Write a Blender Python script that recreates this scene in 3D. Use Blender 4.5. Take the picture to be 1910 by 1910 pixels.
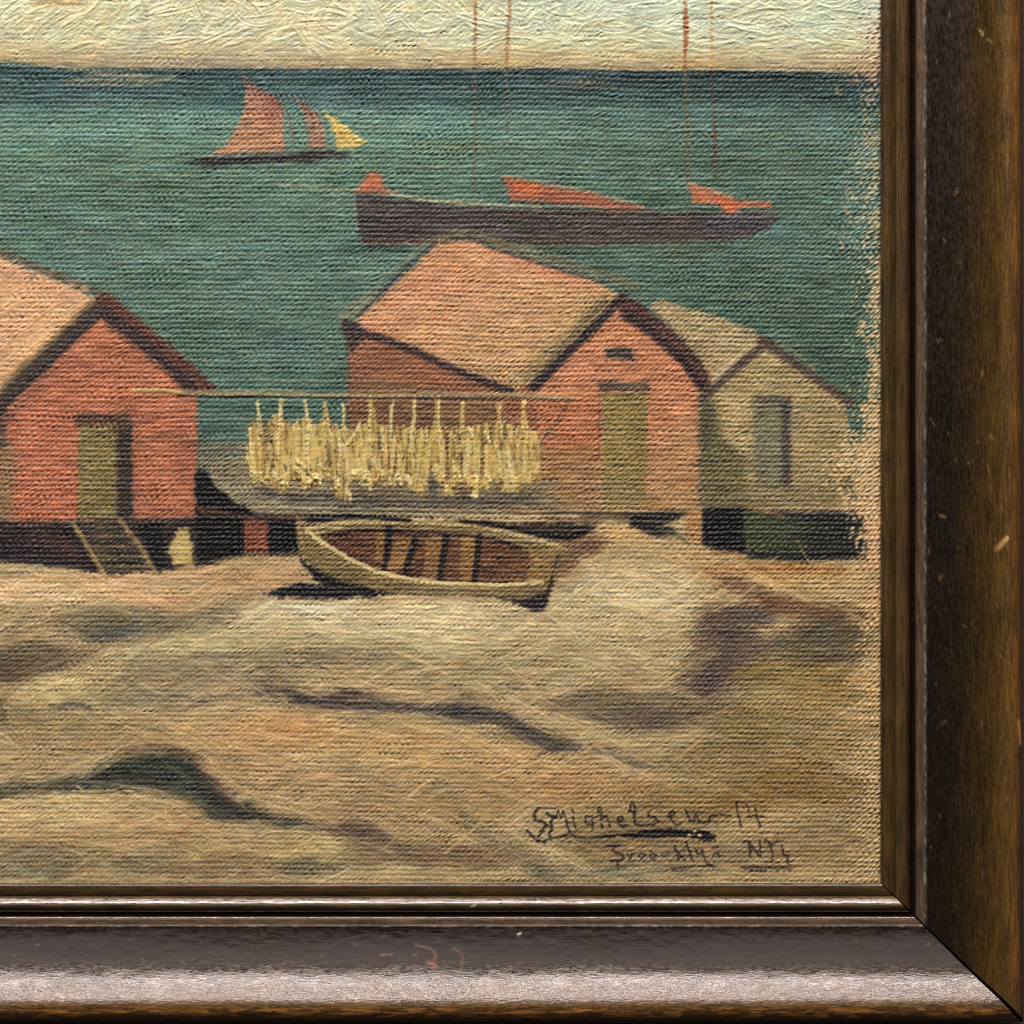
import bpy, math
import numpy as np
from mathutils import Vector

for o in list(bpy.data.objects): bpy.data.objects.remove(o)
scene = bpy.context.scene
COL = scene.collection
S = 0.0001                      # one unit of the drawing = 0.1 mm
D = 0.80                        # camera distance from the canvas

# ---------------------------------------------------------------- camera, world, lamps
cam = bpy.data.cameras.new('camera'); co = bpy.data.objects.new('camera', cam); COL.objects.link(co)
CX = -0.09                      # the lens stands left of the crop's middle (the shot is a shifted crop)
co.location = (CX, -D, 0); co.rotation_euler = (math.radians(90), 0, 0)
cam.sensor_width = 36; cam.lens = 36 * D / (1910 * S); cam.shift_x = -CX / (1910 * S); cam.clip_start = 0.01; cam.clip_end = 20
scene.camera = co
scene.cycles.pixel_filter_type = 'BLACKMAN_HARRIS'; scene.cycles.filter_width = 1.15
scene.render.resolution_x = scene.render.resolution_y = 1024
scene.view_settings.view_transform = 'Standard'; scene.view_settings.look = 'None'
scene.view_settings.exposure = 0; scene.view_settings.gamma = 1

w = bpy.data.worlds.new('World'); scene.world = w; w.use_nodes = True
w.node_tree.nodes['Background'].inputs[0].default_value = (0.80, 0.78, 0.80, 1)
w.node_tree.nodes['Background'].inputs[1].default_value = 0.07

def lamp(name, elev, side, dist, sx, sy, power, col):
    l = bpy.data.lights.new(name, 'AREA'); l.shape = 'RECTANGLE'; l.size = sx; l.size_y = sy
    l.energy = power; l.color = col
    o = bpy.data.objects.new(name, l); COL.objects.link(o)
    e = math.radians(elev); a = math.radians(side)
    d = Vector((math.sin(a) * math.cos(e) , -math.cos(e) * math.cos(a), math.sin(e)))
    o.location = d * dist
    o.rotation_euler = (-d).to_track_quat('-Z', 'Y').to_euler()
lamp('window_light', 59, 4, 0.95, 0.80, 0.13, 15.5, (1.0, 0.945, 0.92))
lamp('ceiling_light', 27, -6, 1.5, 1.6, 0.62, 4.6, (1.0, 0.925, 0.955))

rng = np.random.default_rng(7)
f32 = np.float32

# ---------------------------------------------------------------- noise
_T = rng.random((512, 512)).astype(f32)
def vn(x, y, seed=0):
    x = x + seed * 37.17; y = y + seed * 91.73
    xi = np.floor(x); yi = np.floor(y); fx = (x - xi).astype(f32); fy = (y - yi).astype(f32)
    xi = xi.astype(np.int32); yi = yi.astype(np.int32)
    fx = fx * fx * (3 - 2 * fx); fy = fy * fy * (3 - 2 * fy)
    a = _T[yi & 511, xi & 511]; b = _T[yi & 511, (xi + 1) & 511]
    c = _T[(yi + 1) & 511, xi & 511]; d = _T[(yi + 1) & 511, (xi + 1) & 511]
    return (a + (b - a) * fx) * (1 - fy) + (c + (d - c) * fx) * fy
def fbm(x, y, seed=0, n=4):
    s = 0; a = 0.5; t = 0
    for i in range(n):
        s = s + a * vn(x, y, seed + i * 3); t += a; x = x * 2.03; y = y * 2.03; a *= 0.5
    return s / t
def sstep(a, b, v):
    t = np.clip((v - a) / (b - a), 0, 1); return t * t * (3 - 2 * t)

# ---------------------------------------------------------------- the canvas grid
X0, X1, Y0, Y1 = -700.0, 1642.0, -330.0, 1647.0        # sight size
xs = np.concatenate([np.arange(X0 - 12, -60, 11.0), np.arange(-60, X1 + 10, 1.6)]).astype(f32)
ys = np.concatenate([np.arange(Y0 - 12, -50, 11.0), np.arange(-50, Y1 + 10, 1.6)]).astype(f32)
nx, ny = len(xs), len(ys)
X, Y = np.meshgrid(xs, ys)
C = np.zeros((ny, nx, 3), f32); T = np.zeros((ny, nx), f32); ID = np.zeros((ny, nx), np.int16)

# woven threads: weft rows with the warp crossing over and under
def weave():
    p = 9.15
    v = Y - 0.006 * X + 5.0 * (fbm(X / 260, Y / 260, 1, 3) - .5) * 2 + 1.5 * (vn(X / 38, Y / 16, 5) - .5)
    n = np.floor(v / p); f = v / p - n
    j = 2.4 * (vn(X / 7, n * 7.31, 9) - .5) + 1.8 * (vn(X / 27, n * 3.17, 12) - .5)
    f = np.clip(f + j / p * np.sin(np.pi * f), 0, 1)
    amp = 0.36 + 0.30 * vn(n * 1.37, X / 400, 16) + 0.45 * vn(X / 8, n * 5.77, 15) + .30 * (vn(X / 44, n * 1.9, 17) - .5)
    row = np.sin(np.pi * f) ** 1.1
    wx = X + 13 * (vn(X / 30, Y / 17, 19) - .5) + .5 * (f - .5) * p
    wob = 0.5 + 0.5 * np.cos(2 * np.pi * (wx / 10.6 + 0.5 * (n % 2)))
    a = math.radians(24); u_ = X * math.cos(a) - Y * math.sin(a); v_ = X * math.sin(a) + Y * math.cos(a)
    fleck = vn(u_ / 10, v_ / 3.1, 25) - .5
    h = row * amp * (0.62 + 0.38 * wob) + 0.34 * fleck * (.4 + row) + .34 * (vn(X / 3.9, Y / 3.0, 27) - .5) + .30 * np.cos(2 * np.pi * wx / 10.6) * (.3 + row)
    dot = .7 * sstep(.62, .9, vn(X / 80, Y / 50, 31)) + .8 * sstep(1560, 1625, X)
    warp = np.clip(dot, 0, 1.3) * 0.26 * (np.cos(2 * np.pi * wx / 10.6)) * (.3 + row)
    return h + warp + 0.10 * fbm(X / 3.6, Y / 3.0, 40, 2)
HW = weave().astype(f32)
hwn = np.clip(HW / 1.15, 0, 1)

ids = {}; info = []
def region(name, parent=None, label=None):
    info.append((name, parent, label)); return len(info) - 1

def box(x0, y0, x1, y1):
    i0, i1 = np.searchsorted(xs, [x0, x1]); j0, j1 = np.searchsorted(ys, [y0, y1])
    return slice(max(j0 - 1, 0), min(j1 + 1, ny)), slice(max(i0 - 1, 0), min(i1 + 1, nx))

def sdf(P, poly):
    x, y = P; n = len(poly); d = np.full(x.shape, 1e9, f32); ins = np.zeros(x.shape, bool)
    for i in range(n):
        ax, ay = poly[i]; bx, by = poly[(i + 1) % n]
        ex, ey = bx - ax, by - ay; L = ex * ex + ey * ey + 1e-9
        t = np.clip(((x - ax) * ex + (y - ay) * ey) / L, 0, 1)
        d = np.minimum(d, (x - ax - t * ex) ** 2 + (y - ay - t * ey) ** 2)
        if ay != by:
            c = ((y >= ay) != (y >= by)) & (x < (y - ay) / (by - ay) * ex + ax)
            ins ^= c
    d = np.sqrt(d); return np.where(ins, -d, d)

def fill(poly, col, rid=None, soft=3.0, a=1.0, jit=2.5, thick=0.0, col2=None, axis=None, var=0.0):
    soft = soft * 1.3; jit = jit * 1.3; m = soft + jit + 6
    px = [p[0] for p in poly]; py = [p[1] for p in poly]
    s = box(min(px) - m, min(py) - m, max(px) + m, max(py) + m)
    x, y = X[s], Y[s]
    if x.size == 0: return
    d = sdf((x, y), poly) + jit * 2 * (vn(x / 9, y / 4.6, 3) - .5) - 3.2 * (hwn[s] - .45)
    al = (1 - sstep(-soft, soft, d)) * a
    c = np.array(col, f32) / 255
    if col2 is not None:
        (ax, ay, bx, by) = axis; ex, ey = bx - ax, by - ay
        t = np.clip(((x - ax) * ex + (y - ay) * ey) / (ex * ex + ey * ey), 0, 1)[..., None]
        c = c * (1 - t) + np.array(col2, f32) / 255 * t
    if var: c = c * (1 + var * (fbm(x / 30, y / 9, 51, 3) - .5) * 2)[..., None]
    C[s] = C[s] * (1 - al[..., None]) + c * al[..., None]
    T[s] = T[s] * (1 - al) + thick * al
    if rid is not None:
        q = ID[s]; q[al > 0.5 * a] = rid

def line(pts, wd, col, rid=None, a=1.0, soft=1.6, dry=0.0, thick=0.15, taper=False, jit=1.2):
    px = [p[0] for p in pts]; py = [p[1] for p in pts]; m = wd + soft + 4
    s = box(min(px) - m, min(py) - m, max(px) + m, max(py) + m); x, y = X[s], Y[s]
    if x.size == 0: return
    d = np.full(x.shape, 1e9, f32)
    n = len(pts) - 1
    for i in range(n):
        ax, ay = pts[i]; bx, by = pts[i + 1]; ex, ey = bx - ax, by - ay; L = ex * ex + ey * ey + 1e-9
        t = np.clip(((x - ax) * ex + (y - ay) * ey) / L, 0, 1)
        dd = np.sqrt((x - ax - t * ex) ** 2 + (y - ay - t * ey) ** 2)
        hw = wd / 2
        if taper: hw = hw * (1 - 0.75 * (i + t) / n)
        d = np.minimum(d, dd - hw)
    d = d + jit * 2 * (vn(x / 6, y / 4.6, 8) - .5) - min(wd * .3, 2.4) * (hwn[s] - .45)
    al = (1 - sstep(-soft, soft, d)) * a
    if dry: al = al * np.clip(1 - dry + 1.8 * dry * hwn[s], 0, 1)
    C[s] = C[s] * (1 - al[..., None]) + (np.array(col, f32) / 255) * al[..., None]
    T[s] = T[s] + thick * al
    if rid is not None:
        q = ID[s]; q[al > 0.42 * a] = rid

_br = rng.random(4096).astype(f32)
def stroke(cx, cy, L, W, ang, col=None, cj=0.03, curve=0.0, a=0.8, dry=0.3, hb=0.35, h0=0.2, mask=None, pick=None, bw=2.1, rim=0.0):
    ca, sa = math.cos(ang), math.sin(ang)
    R = L / 2 + W
    bx = abs(ca) * L / 2 + abs(sa) * W / 2 + 6 + abs(curve) * L; by = abs(sa) * L / 2 + abs(ca) * W / 2 + 6 + abs(curve) * L
    s = box(cx - bx, cy - by, cx + bx, cy + by); x = X[s] - cx; y = Y[s] - cy
    if x.size < 9: return
    u = x * ca + y * sa; v = -x * sa + y * ca - curve * u * u * 4 / L + curve * L / 2
    k = rng.integers(0, 3800)
    q = np.clip(v / bw + 90, 0, 200); qi = q.astype(np.int32); qf = q - qi
    b = _br[k + qi] * (1 - qf) + _br[k + qi + 1] * qf
    al = (1 - sstep(W / 2 - 2.5, W / 2 + 1.5, np.abs(v) + 2.5 * (b - .5))) * (1 - sstep(L / 2 - 16, L / 2, np.abs(u) + 26 * (b - .5)))
    al = al * a * np.clip(1 - dry + 2.0 * dry * hwn[s], 0, 1)
    if mask is not None: al = al * mask[s]
    if col is None:
        jj = min(np.searchsorted(ys, cy), ny - 1); ii = min(np.searchsorted(xs, cx), nx - 1)
        col = (pick if pick is not None else C)[jj, ii]
    c = np.asarray(col, f32) + (rng.normal(0, cj) + rng.normal(0, cj * .35, 3)).astype(f32)
    c = np.clip(c[None, None] * (1 + 0.16 * (b - .5))[..., None], 0, 1)
    C[s] = C[s] * (1 - al[..., None]) + c * al[..., None]
    edge = np.exp(-((np.abs(v) - W / 2 + 1.5) / 2.2) ** 2) * rim
    T[s] = T[s] * (1 - .85 * al) + (h0 + hb * (b - .35) * 2 + edge) * al

def blur(A, r):
    for ax in (0, 1):
        for _ in range(2):
            P = np.concatenate([np.repeat(A.take([0], ax), r + 1, ax), A, np.repeat(A.take([-1], ax), r, ax)], ax)
            c = np.cumsum(P, ax, dtype=np.float64); n = A.shape[ax]
            A = ((c.take(range(2 * r + 1, 2 * r + 1 + n), ax) - c.take(range(0, n), ax)) / (2 * r + 1)).astype(f32)
    return A

def lum_(c): return .3 * c[0] + .6 * c[1] + .1 * c[2]
def grad(stops, t):
    k = [s[0] for s in stops]
    return np.stack([np.interp(t, k, [s[1][i] / 255 for s in stops]) for i in range(3)], -1).astype(f32)

# ---------------------------------------------------------------- regions of the picture (parts and sub-parts)
R_SKY = region('painted_sky'); R_SEA = region('painted_sea'); R_ROCK = region('painted_rocks')
R_MARG = region('bare_canvas_margin')
R_SB = region('painted_sailing_boat', None, 'small painted sailing boat under full sail'); 
R_SS = [region('sail', R_SB, l) for l in ('large rust red mainsail', 'small rust red sail', 'yellow jib sail')]
R_KT = region('painted_moored_boat', None, 'long dark painted hull with four thin masts and furled sails')
R_KM = [region('mast', R_KT) for _ in range(4)]
R_KF = [region('furled_sail', R_KT) for _ in range(3)]
R_A = region('painted_boathouse', None, 'red painted boathouse with ladder at its door'); R_AR = region('roof', R_A); R_AB = region('barge_board', R_A); R_AB2 = region('barge_board', R_A)
R_AD = region('door', R_A); R_AL = region('ladder', R_A); R_AU = region('foundation', R_A); R_AP = region('post', R_A, 'pale yellow post'); R_AP2 = region('post', R_A, 'red post')
R_B = region('painted_boathouse', None, 'salmon painted boathouse with olive door behind the nets'); R_BR = region('roof', R_B); R_BB = region('barge_board', R_B); R_BB2 = region('barge_board', R_B)
R_BE = region('eave', R_B); R_BD = region('door', R_B); R_BW = region('window', R_B)
R_H = region('painted_hut', None, 'beige painted hut at the right edge'); R_HR = region('roof', R_H); R_HB = region('barge_board', R_H); R_HB2 = region('barge_board', R_H); R_HD = region('door', R_H)
R_N = region('painted_fishing_nets', None, 'yellow impasto nets hung to dry'); R_NP = region('pole', R_N); R_NS = region('strut', R_N)
R_RB = region('painted_rowing_boat', None, 'brown painted rowing boat on the rocks'); R_RI = region('boat_interior', R_RB)
R_RT = [region('thwart', R_RB) for _ in range(5)]; R_RG = region('gunwale', R_RB)
R_G = region('painted_green_boat', None, 'dark green painted boat beside the beige hut')
R_SG = region('signature', None, 'dark brushed signature in the lower right corner'); R_SG2 = region('place_and_year', None, 'faded second line of writing under the signature')

# ---- sky and sea
hor = 118 + 10 * sstep(0, 140, X) + 4 * sstep(500, 1640, X) + 4 * sstep(1300, 1640, X) + 4 * (vn(X / 14, Y / 40, 4) - .5)
sky = grad([(-340, (176, 196, 190)), (-60, (222, 220, 190)), (30, (226, 217, 180)), (80, (219, 206, 166)), (104, (205, 184, 140)), (126, (178, 156, 120)), (140, (160, 140, 110))], Y)
wn = fbm(X / 150, Y / 45, 60, 3)[..., None]
sky = sky + (wn - .5) * np.array([.10, .02, -.10], f32)
rt = sstep(450, 1200, X)[..., None] * (1 - sstep(40, 125, Y))[..., None]
sky = sky * (1 - .55 * rt) + np.array([200, 214, 192], f32) / 255 * .55 * rt + (fbm(X / 60, Y / 40, 64, 3)[..., None] - .5) * np.array([-.06, .01, .08], f32)
sea_n = 26 * (fbm(X / 220, Y / 22, 66, 4) - .5)
sea = grad([(112, (74, 104, 102)), (124, (54, 84, 84)), (150, (58, 90, 88)), (176, (66, 100, 96)), (205, (92, 130, 116)), (245, (100, 138, 120)), (300, (88, 122, 100)), (380, (84, 118, 100)), (480, (88, 122, 106)), (600, (84, 116, 98)), (760, (78, 110, 96)), (840, (80, 106, 92))], Y + sea_n - 6)
rs = (sstep(560, 1500, X) * (1 - .6 * sstep(250, 420, Y)))[..., None]
sea = sea * (1 - .18 * rs) 
gy = sstep(1050, 1400, X)[..., None] * sstep(420, 560, Y)[..., None]
sea = sea * (1 - gy * .35) + np.array([66, 92, 66], f32) / 255 * gy * .35
bl = fbm(X / 90, Y / 16, 70, 4)[..., None]
sea = sea * np.array([1.06, 1.08, 1.10], f32)
sea = sea + (bl - .5) * np.array([.09, .09, .12], f32) + (fbm(X / 40, Y / 8, 74, 3)[..., None] - .5) * .13
k = sstep(-2, 3, Y - hor)[..., None]
sky = sky * np.array([.955, .985, .965], f32)
C[:] = sky * (1 - k) + sea * k
ID[:] = np.where(k[..., 0] > .5, R_SEA, R_SKY)

skym = (1 - sstep(-7, 1, Y - hor)).astype(f32); base = C.copy()
for i in range(4200):
    cy = rng.uniform(Y0, 128); cx = rng.uniform(X0, X1)
    if cx < -60 or cy < -40:
        if rng.random() < .55: continue
    near = sstep(55, 110, cy)
    r = rng.random()
    if cx < 560: ang = -math.radians(rng.normal(42, 22)) if r < .75 else rng.normal(0, .4)
    elif cx < 1150: ang = rng.normal(-.1, .65)
    else: ang = rng.normal(-.05, .35)
    ang *= (1 - near) ; ang += near * rng.normal(0, .05)
    L = rng.uniform(35, 110); W = rng.uniform(8, 20) * (1 - .35 * near)
    stroke(cx, cy, L, W, float(ang), cj=.022, curve=rng.normal(0, .16) * (1 - near), a=.85, dry=.12, hb=1.0 * (1 - .5 * near), h0=.55, mask=skym, pick=base, bw=3.4, rim=1.25 * (1 - .5 * near))
for i in range(60):          # warm and pinkish touches in the clouds
    stroke(rng.uniform(-600, 1600), rng.uniform(-200, 100), rng.uniform(30, 90), rng.uniform(8, 16), rng.normal(-.2, .3),
           col=np.array([[214, 184, 130], [214, 198, 178], [200, 172, 120]][i % 3], f32) / 255, a=.35, dry=.3, mask=skym, hb=.3, h0=.45)
for x0, x1, y, wd, c, a in ((70, 110, 8, 14, (196, 156, 84), .7), (118, 150, 6, 16, (190, 140, 70), .75), (60, 210, 112, 14, (186, 162, 136), .5), (180, 420, 116, 12, (170, 152, 128), .6),
                            (900, 985, 118, 8, (212, 178, 100), .6), (1210, 1340, 118, 10, (206, 168, 96), .6), (1300, 1345, 112, 10, (214, 180, 110), .5), (300, 480, 96, 10, (214, 196, 130), .4)):
    for q in range(max(6, int((x1 - x0) / 9))):
        stroke(rng.uniform(x0, x1), y + rng.normal(0, wd * .35), rng.uniform(14, 50), rng.uniform(4, 8), rng.normal(-.05, .12), col=np.array(c, f32) / 255, cj=.03, a=a * .7, dry=.5, hb=.2, h0=.3)
# far shore streaks and the light on the water
for x0, x1, y, wd, c, a in ((75, 375, 146, 13, (164, 146, 118), .8), (90, 330, 156, 8, (150, 136, 112), .7), (150, 300, 140, 7, (176, 158, 130), .5), (990, 1150, 152, 9, (112, 100, 88), .75), (1060, 1180, 160, 9, (104, 96, 84), .6),
                            (1100, 1640, 144, 7, (44, 66, 66), .6), (600, 1100, 136, 8, (44, 74, 78), .5), (960, 1060, 133, 7, (52, 76, 88), .6),
                            (640, 1040, 276, 26, (106, 128, 96), .6), (540, 660, 350, 9, (120, 136, 100), .5), (250, 350, 352, 12, (74, 92, 60), .55), (560, 1440, 470, 20, (66, 92, 72), .45),
                            (620, 700, 470, 26, (52, 78, 72), .6), (1130, 1400, 478, 16, (74, 96, 64), .5), (40, 420, 430, 22, (74, 106, 98), .3), (450, 620, 640, 40, (78, 108, 104), .3)):
    for q in range(max(5, int((x1 - x0) * wd / 420))):
        L_ = min(rng.uniform(50, 150), x1 - x0)
        stroke(x0 + L_ / 2 + (x1 - x0 - L_) * np.clip(rng.normal(.5, .27), 0, 1), y + rng.normal(0, wd * .28), L_, rng.uniform(5, 9), rng.normal(0, .03), col=np.array(c, f32) / 255, cj=.02, a=a * .62, dry=.5, hb=.06, h0=.05)
line([(520, 346), (600, 352), (664, 353)], 3.2, (178, 168, 128), a=.8, dry=.3)
for i in range(170):
    cy = rng.uniform(170, 820); cx = rng.uniform(-40, 1600)
    stroke(cx, cy, rng.uniform(40, 170), rng.uniform(3.5, 7), rng.normal(0, .035), col=np.array([(128, 158, 138), (116, 150, 134), (140, 162, 136)][i % 3], f32) / 255, cj=.02, a=.42, dry=.6, hb=.2, h0=.2)
for i in range(70):
    stroke(rng.normal(1590, 22), rng.uniform(250, 470), rng.uniform(20, 60), 9, rng.normal(-.1, .3), col=np.array((104, 142, 138), f32) / 255, cj=.03, a=.5, dry=.4, hb=.3, h0=.2)
for i in range(900):
    cy = rng.uniform(140, 840); cx = rng.uniform(X0, 1620)
    stroke(cx, cy, rng.uniform(40, 140), rng.uniform(6, 13), rng.normal(0, .05), cj=.042, a=.5, dry=.5, hb=.38, h0=.28, bw=2.4, rim=.12)

# ---- rocks and ground
PALE = np.array([186, 172, 138], f32) / 255
G = [(-760, 1000), (-120, 1010), (0, 1046), (150, 1062), (300, 1064), (360, 1050), (460, 1034), (560, 1034), (560, 972), (470, 955), (400, 905), (388, 868), (366, 830), (480, 825), (1010, 860), (1120, 945), (1200, 940), (1620, 940), (1760, 940), (1760, 1760), (-760, 1760)]
fill(G, (186, 156, 104), R_ROCK, soft=3, thick=.1)
def blob(cx, cy, rx, ry, col, a=.8, ang=0.0, soft=.6):
    m = max(rx, ry) * 1.4; s = box(cx - m, cy - m, cx + m, cy + m); x = X[s] - cx; y = Y[s] - cy
    if x.size == 0: return
    ca, sa = math.cos(ang), math.sin(ang); u = (x * ca + y * sa) / rx; v = (-x * sa + y * ca) / ry
    r = np.sqrt(u * u + v * v) + .35 * (fbm(X[s] / 45, Y[s] / 22, 80, 3) - .5) * 2
    al = (1 - sstep(1 - soft, 1 + soft * .4, r)) * a * (ID[s] == R_ROCK)
    C[s] = C[s] * (1 - al[..., None]) + np.array(col, f32) / 255 * al[..., None]
for b in [(-400, 1200, 380, 120, (190, 164, 116)), (-350, 1400, 350, 110, (196, 152, 96)), (-500, 1560, 300, 80, (150, 130, 92)),
          (150, 1090, 260, 34, (218, 168, 112)), (60, 1110, 140, 18, (228, 184, 128)), (440, 1075, 150, 40, (204, 152, 98)), (300, 1120, 110, 22, (222, 164, 102)),
          (60, 1160, 130, 34, (176, 146, 98)), (240, 1165, 150, 36, (122, 112, 82)), (420, 1150, 70, 26, (134, 122, 92)), (220, 1185, 60, 16, (104, 98, 88)), (70, 1225, 110, 34, (126, 104, 74)), (20, 1255, 70, 30, (110, 88, 62)),
          (330, 1210, 130, 30, (196, 174, 120)), (640, 1160, 260, 46, (208, 188, 138)), (560, 1135, 130, 16, (214, 204, 166)), (820, 1140, 160, 28, (218, 196, 142)), (860, 1195, 150, 40, (212, 188, 132)), (620, 1210, 260, 36, (184, 164, 110)), (430, 1200, 120, 30, (196, 178, 122)),
          (1190, 1090, 170, 60, (206, 180, 126)), (1130, 1130, 200, 60, (204, 182, 132)), (1180, 1200, 160, 60, (190, 164, 112)), (1000, 1240, 260, 50, (176, 152, 102)),
          (1170, 1000, 90, 22, (212, 162, 90)), (1050, 1040, 50, 50, (150, 104, 62)), (1100, 1020, 40, 26, (142, 92, 56)), (1270, 1035, 120, 20, (198, 158, 92)), (1450, 1065, 190, 16, (186, 122, 58)), (1520, 1090, 150, 22, (190, 152, 92)), (1420, 1085, 120, 20, (196, 160, 98)),
          (110, 1290, 120, 34, (208, 180, 112)), (60, 1350, 120, 40, (160, 136, 88)), (250, 1300, 120, 24, (150, 138, 98)), (300, 1240, 110, 24, (166, 146, 100)), (400, 1265, 200, 22, (158, 134, 96)),
          (560, 1230, 230, 22, (150, 128, 92)), (200, 1370, 240, 40, (178, 144, 92)), (440, 1370, 220, 46, (204, 158, 96)), (560, 1365, 130, 34, (220, 156, 86)), (760, 1390, 230, 50, (204, 158, 92)), (980, 1430, 260, 50, (202, 156, 92)), (500, 1440, 180, 44, (196, 152, 96)),
          (620, 1480, 170, 40, (186, 146, 96)), (1080, 1470, 170, 44, (192, 140, 78)), (700, 1530, 190, 40, (176, 136, 88)), (860, 1500, 120, 50, (184, 140, 84)),
          (100, 1520, 240, 46, (214, 178, 114)), (330, 1530, 160, 40, (198, 156, 98)), (200, 1570, 240, 30, (188, 148, 92)), (480, 1590, 160, 30, (190, 156, 94)), (90, 1600, 150, 26, (152, 130, 88)), (60, 1630, 110, 16, (134, 128, 92)), (260, 1615, 90, 24, (144, 124, 86)), (420, 1620, 130, 24, (158, 124, 82)),
          (580, 1580, 110, 24, (196, 166, 98)), (590, 1618, 80, 20, (130, 124, 86)), (760, 1590, 140, 30, (146, 114, 82)), (880, 1600, 120, 28, (158, 118, 76)), (660, 1548, 60, 14, (124, 96, 84)),
          (1360, 1210, 80, 90, (116, 88, 74)), (1350, 1165, 60, 40, (124, 98, 76)), (1310, 1275, 60, 30, (118, 92, 80)), (1400, 1150, 60, 20, (112, 96, 84)), (1420, 1110, 110, 18, (140, 94, 62), .7, .35), (1510, 1140, 130, 20, (134, 92, 60), .8, .15), (1540, 1190, 110, 38, (104, 92, 64)), (1520, 1225, 110, 26, (116, 100, 64)),
          (1470, 1260, 140, 30, (150, 120, 58)), (1540, 1290, 100, 26, (158, 124, 60)), (1530, 1370, 130, 60, (168, 136, 80)), (1400, 1350, 130, 50, (148, 122, 68)), (1350, 1420, 170, 50, (156, 126, 72)), (1500, 1470, 150, 50, (152, 114, 56)), (1280, 1320, 120, 36, (146, 118, 82)), (1200, 1340, 100, 30, (118, 94, 78)), (1120, 1310, 120, 26, (130, 110, 76)),
          (1300, 1500, 140, 50, (160, 122, 62)), (1540, 1560, 120, 60, (160, 132, 84)), (1200, 1570, 160, 50, (152, 122, 72)), (1350, 1600, 200, 40, (158, 132, 86)), (1120, 1560, 60, 80, (150, 120, 70)), (1160, 1625, 200, 18, (146, 130, 94)), (1150, 1380, 90, 16, (190, 164, 104)), (1460, 1320, 90, 30, (176, 144, 84))]:
    blob(*b[:5], a=(b[5] if len(b) > 5 else .85), ang=(b[6] if len(b) > 6 else 0))  # rock colours, with the light's falloff to the right painted in
# grey bank between shed and salmon boathouse
fill([(388, 868), (400, 905), (440, 940), (480, 960), (620, 966), (1020, 955), (1120, 945), (1010, 880), (700, 870), (470, 835), (420, 828), (366, 832), (366, 850)], (146, 134, 100), None, soft=4, var=.12)
fill([(366, 828), (460, 828), (470, 850), (392, 866), (378, 880), (366, 876)], (122, 122, 100), None, soft=5, var=.12)
line([(395, 900), (420, 925), (460, 945)], 8, (172, 156, 112), a=.7, soft=4)
# cracks and dark hollows painted on the rock
def crack(pts, w_, col, a=.85, soft=6): line(pts, w_, col, a=a, soft=soft, dry=.25, jit=4, thick=.05)
crack([(330, 1318), (420, 1300), (470, 1292), (560, 1290)], 7, (122, 98, 86), .6)
crack([(480, 1290), (530, 1286), (570, 1302)], 14, (92, 78, 76), .85)
crack([(545, 1305), (600, 1312), (700, 1316), (790, 1322), (860, 1330)], 22, (90, 76, 76), .9)
crack([(620, 1300), (650, 1292), (700, 1304)], 12, (84, 68, 72), .8)
crack([(845, 1318), (865, 1298), (885, 1302)], 12, (104, 88, 66), .8)
crack([(850, 1325), (930, 1338), (980, 1368), (1040, 1392)], 30, (86, 76, 74), .9)
crack([(1000, 1370), (1070, 1394), (1140, 1404), (1190, 1430)], 18, (106, 98, 86), .7)
crack([(800, 1338), (900, 1360), (960, 1380)], 10, (110, 106, 84), .6)
crack([(95, 1320), (130, 1314), (165, 1322)], 9, (84, 86, 78), .85)
crack([(300, 1302), (340, 1300), (380, 1308)], 6, (108, 84, 84), .6)
fill([(-60, 1478), (60, 1462), (150, 1452), (210, 1420), (262, 1404), (335, 1404), (372, 1430), (402, 1462), (440, 1498), (520, 1520), (590, 1542), (560, 1548), (470, 1530), (400, 1524), (360, 1496), (290, 1478), (220, 1468), (120, 1474), (0, 1486)],
     (84, 86, 70), None, soft=9, jit=6, var=.25)
crack([(-60, 1474), (40, 1470), (150, 1464)], 16, (106, 104, 74), .6)
crack([(240, 1404), (280, 1392), (330, 1396), (356, 1414)], 9, (116, 74, 74), .8)
crack([(362, 1412), (392, 1450), (420, 1486)], 12, (120, 84, 76), .7)
crack([(380, 1516), (430, 1518), (470, 1524)], 14, (78, 82, 72), .8)
crack([(470, 1516), (540, 1540), (640, 1548), (700, 1562), (760, 1580)], 8, (112, 90, 82), .75)
crack([(812, 1452), (840, 1490), (868, 1530), (920, 1572), (990, 1606), (1030, 1645)], 24, (134, 124, 86), .5, 11)
crack([(985, 1610), (1030, 1640)], 24, (112, 110, 84), .5, 10)
crack([(860, 1520), (900, 1560)], 14, (100, 98, 72), .5, 8)
crack([(0, 1300), (6, 1340)], 14, (96, 74, 56), .6)
crack([(1310, 1285), (1350, 1230), (1365, 1180)], 26, (106, 80, 76), .6, 12)
crack([(1330, 1084), (1400, 1105), (1470, 1130), (1620, 1146)], 9, (122, 78, 52), .6)

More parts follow.
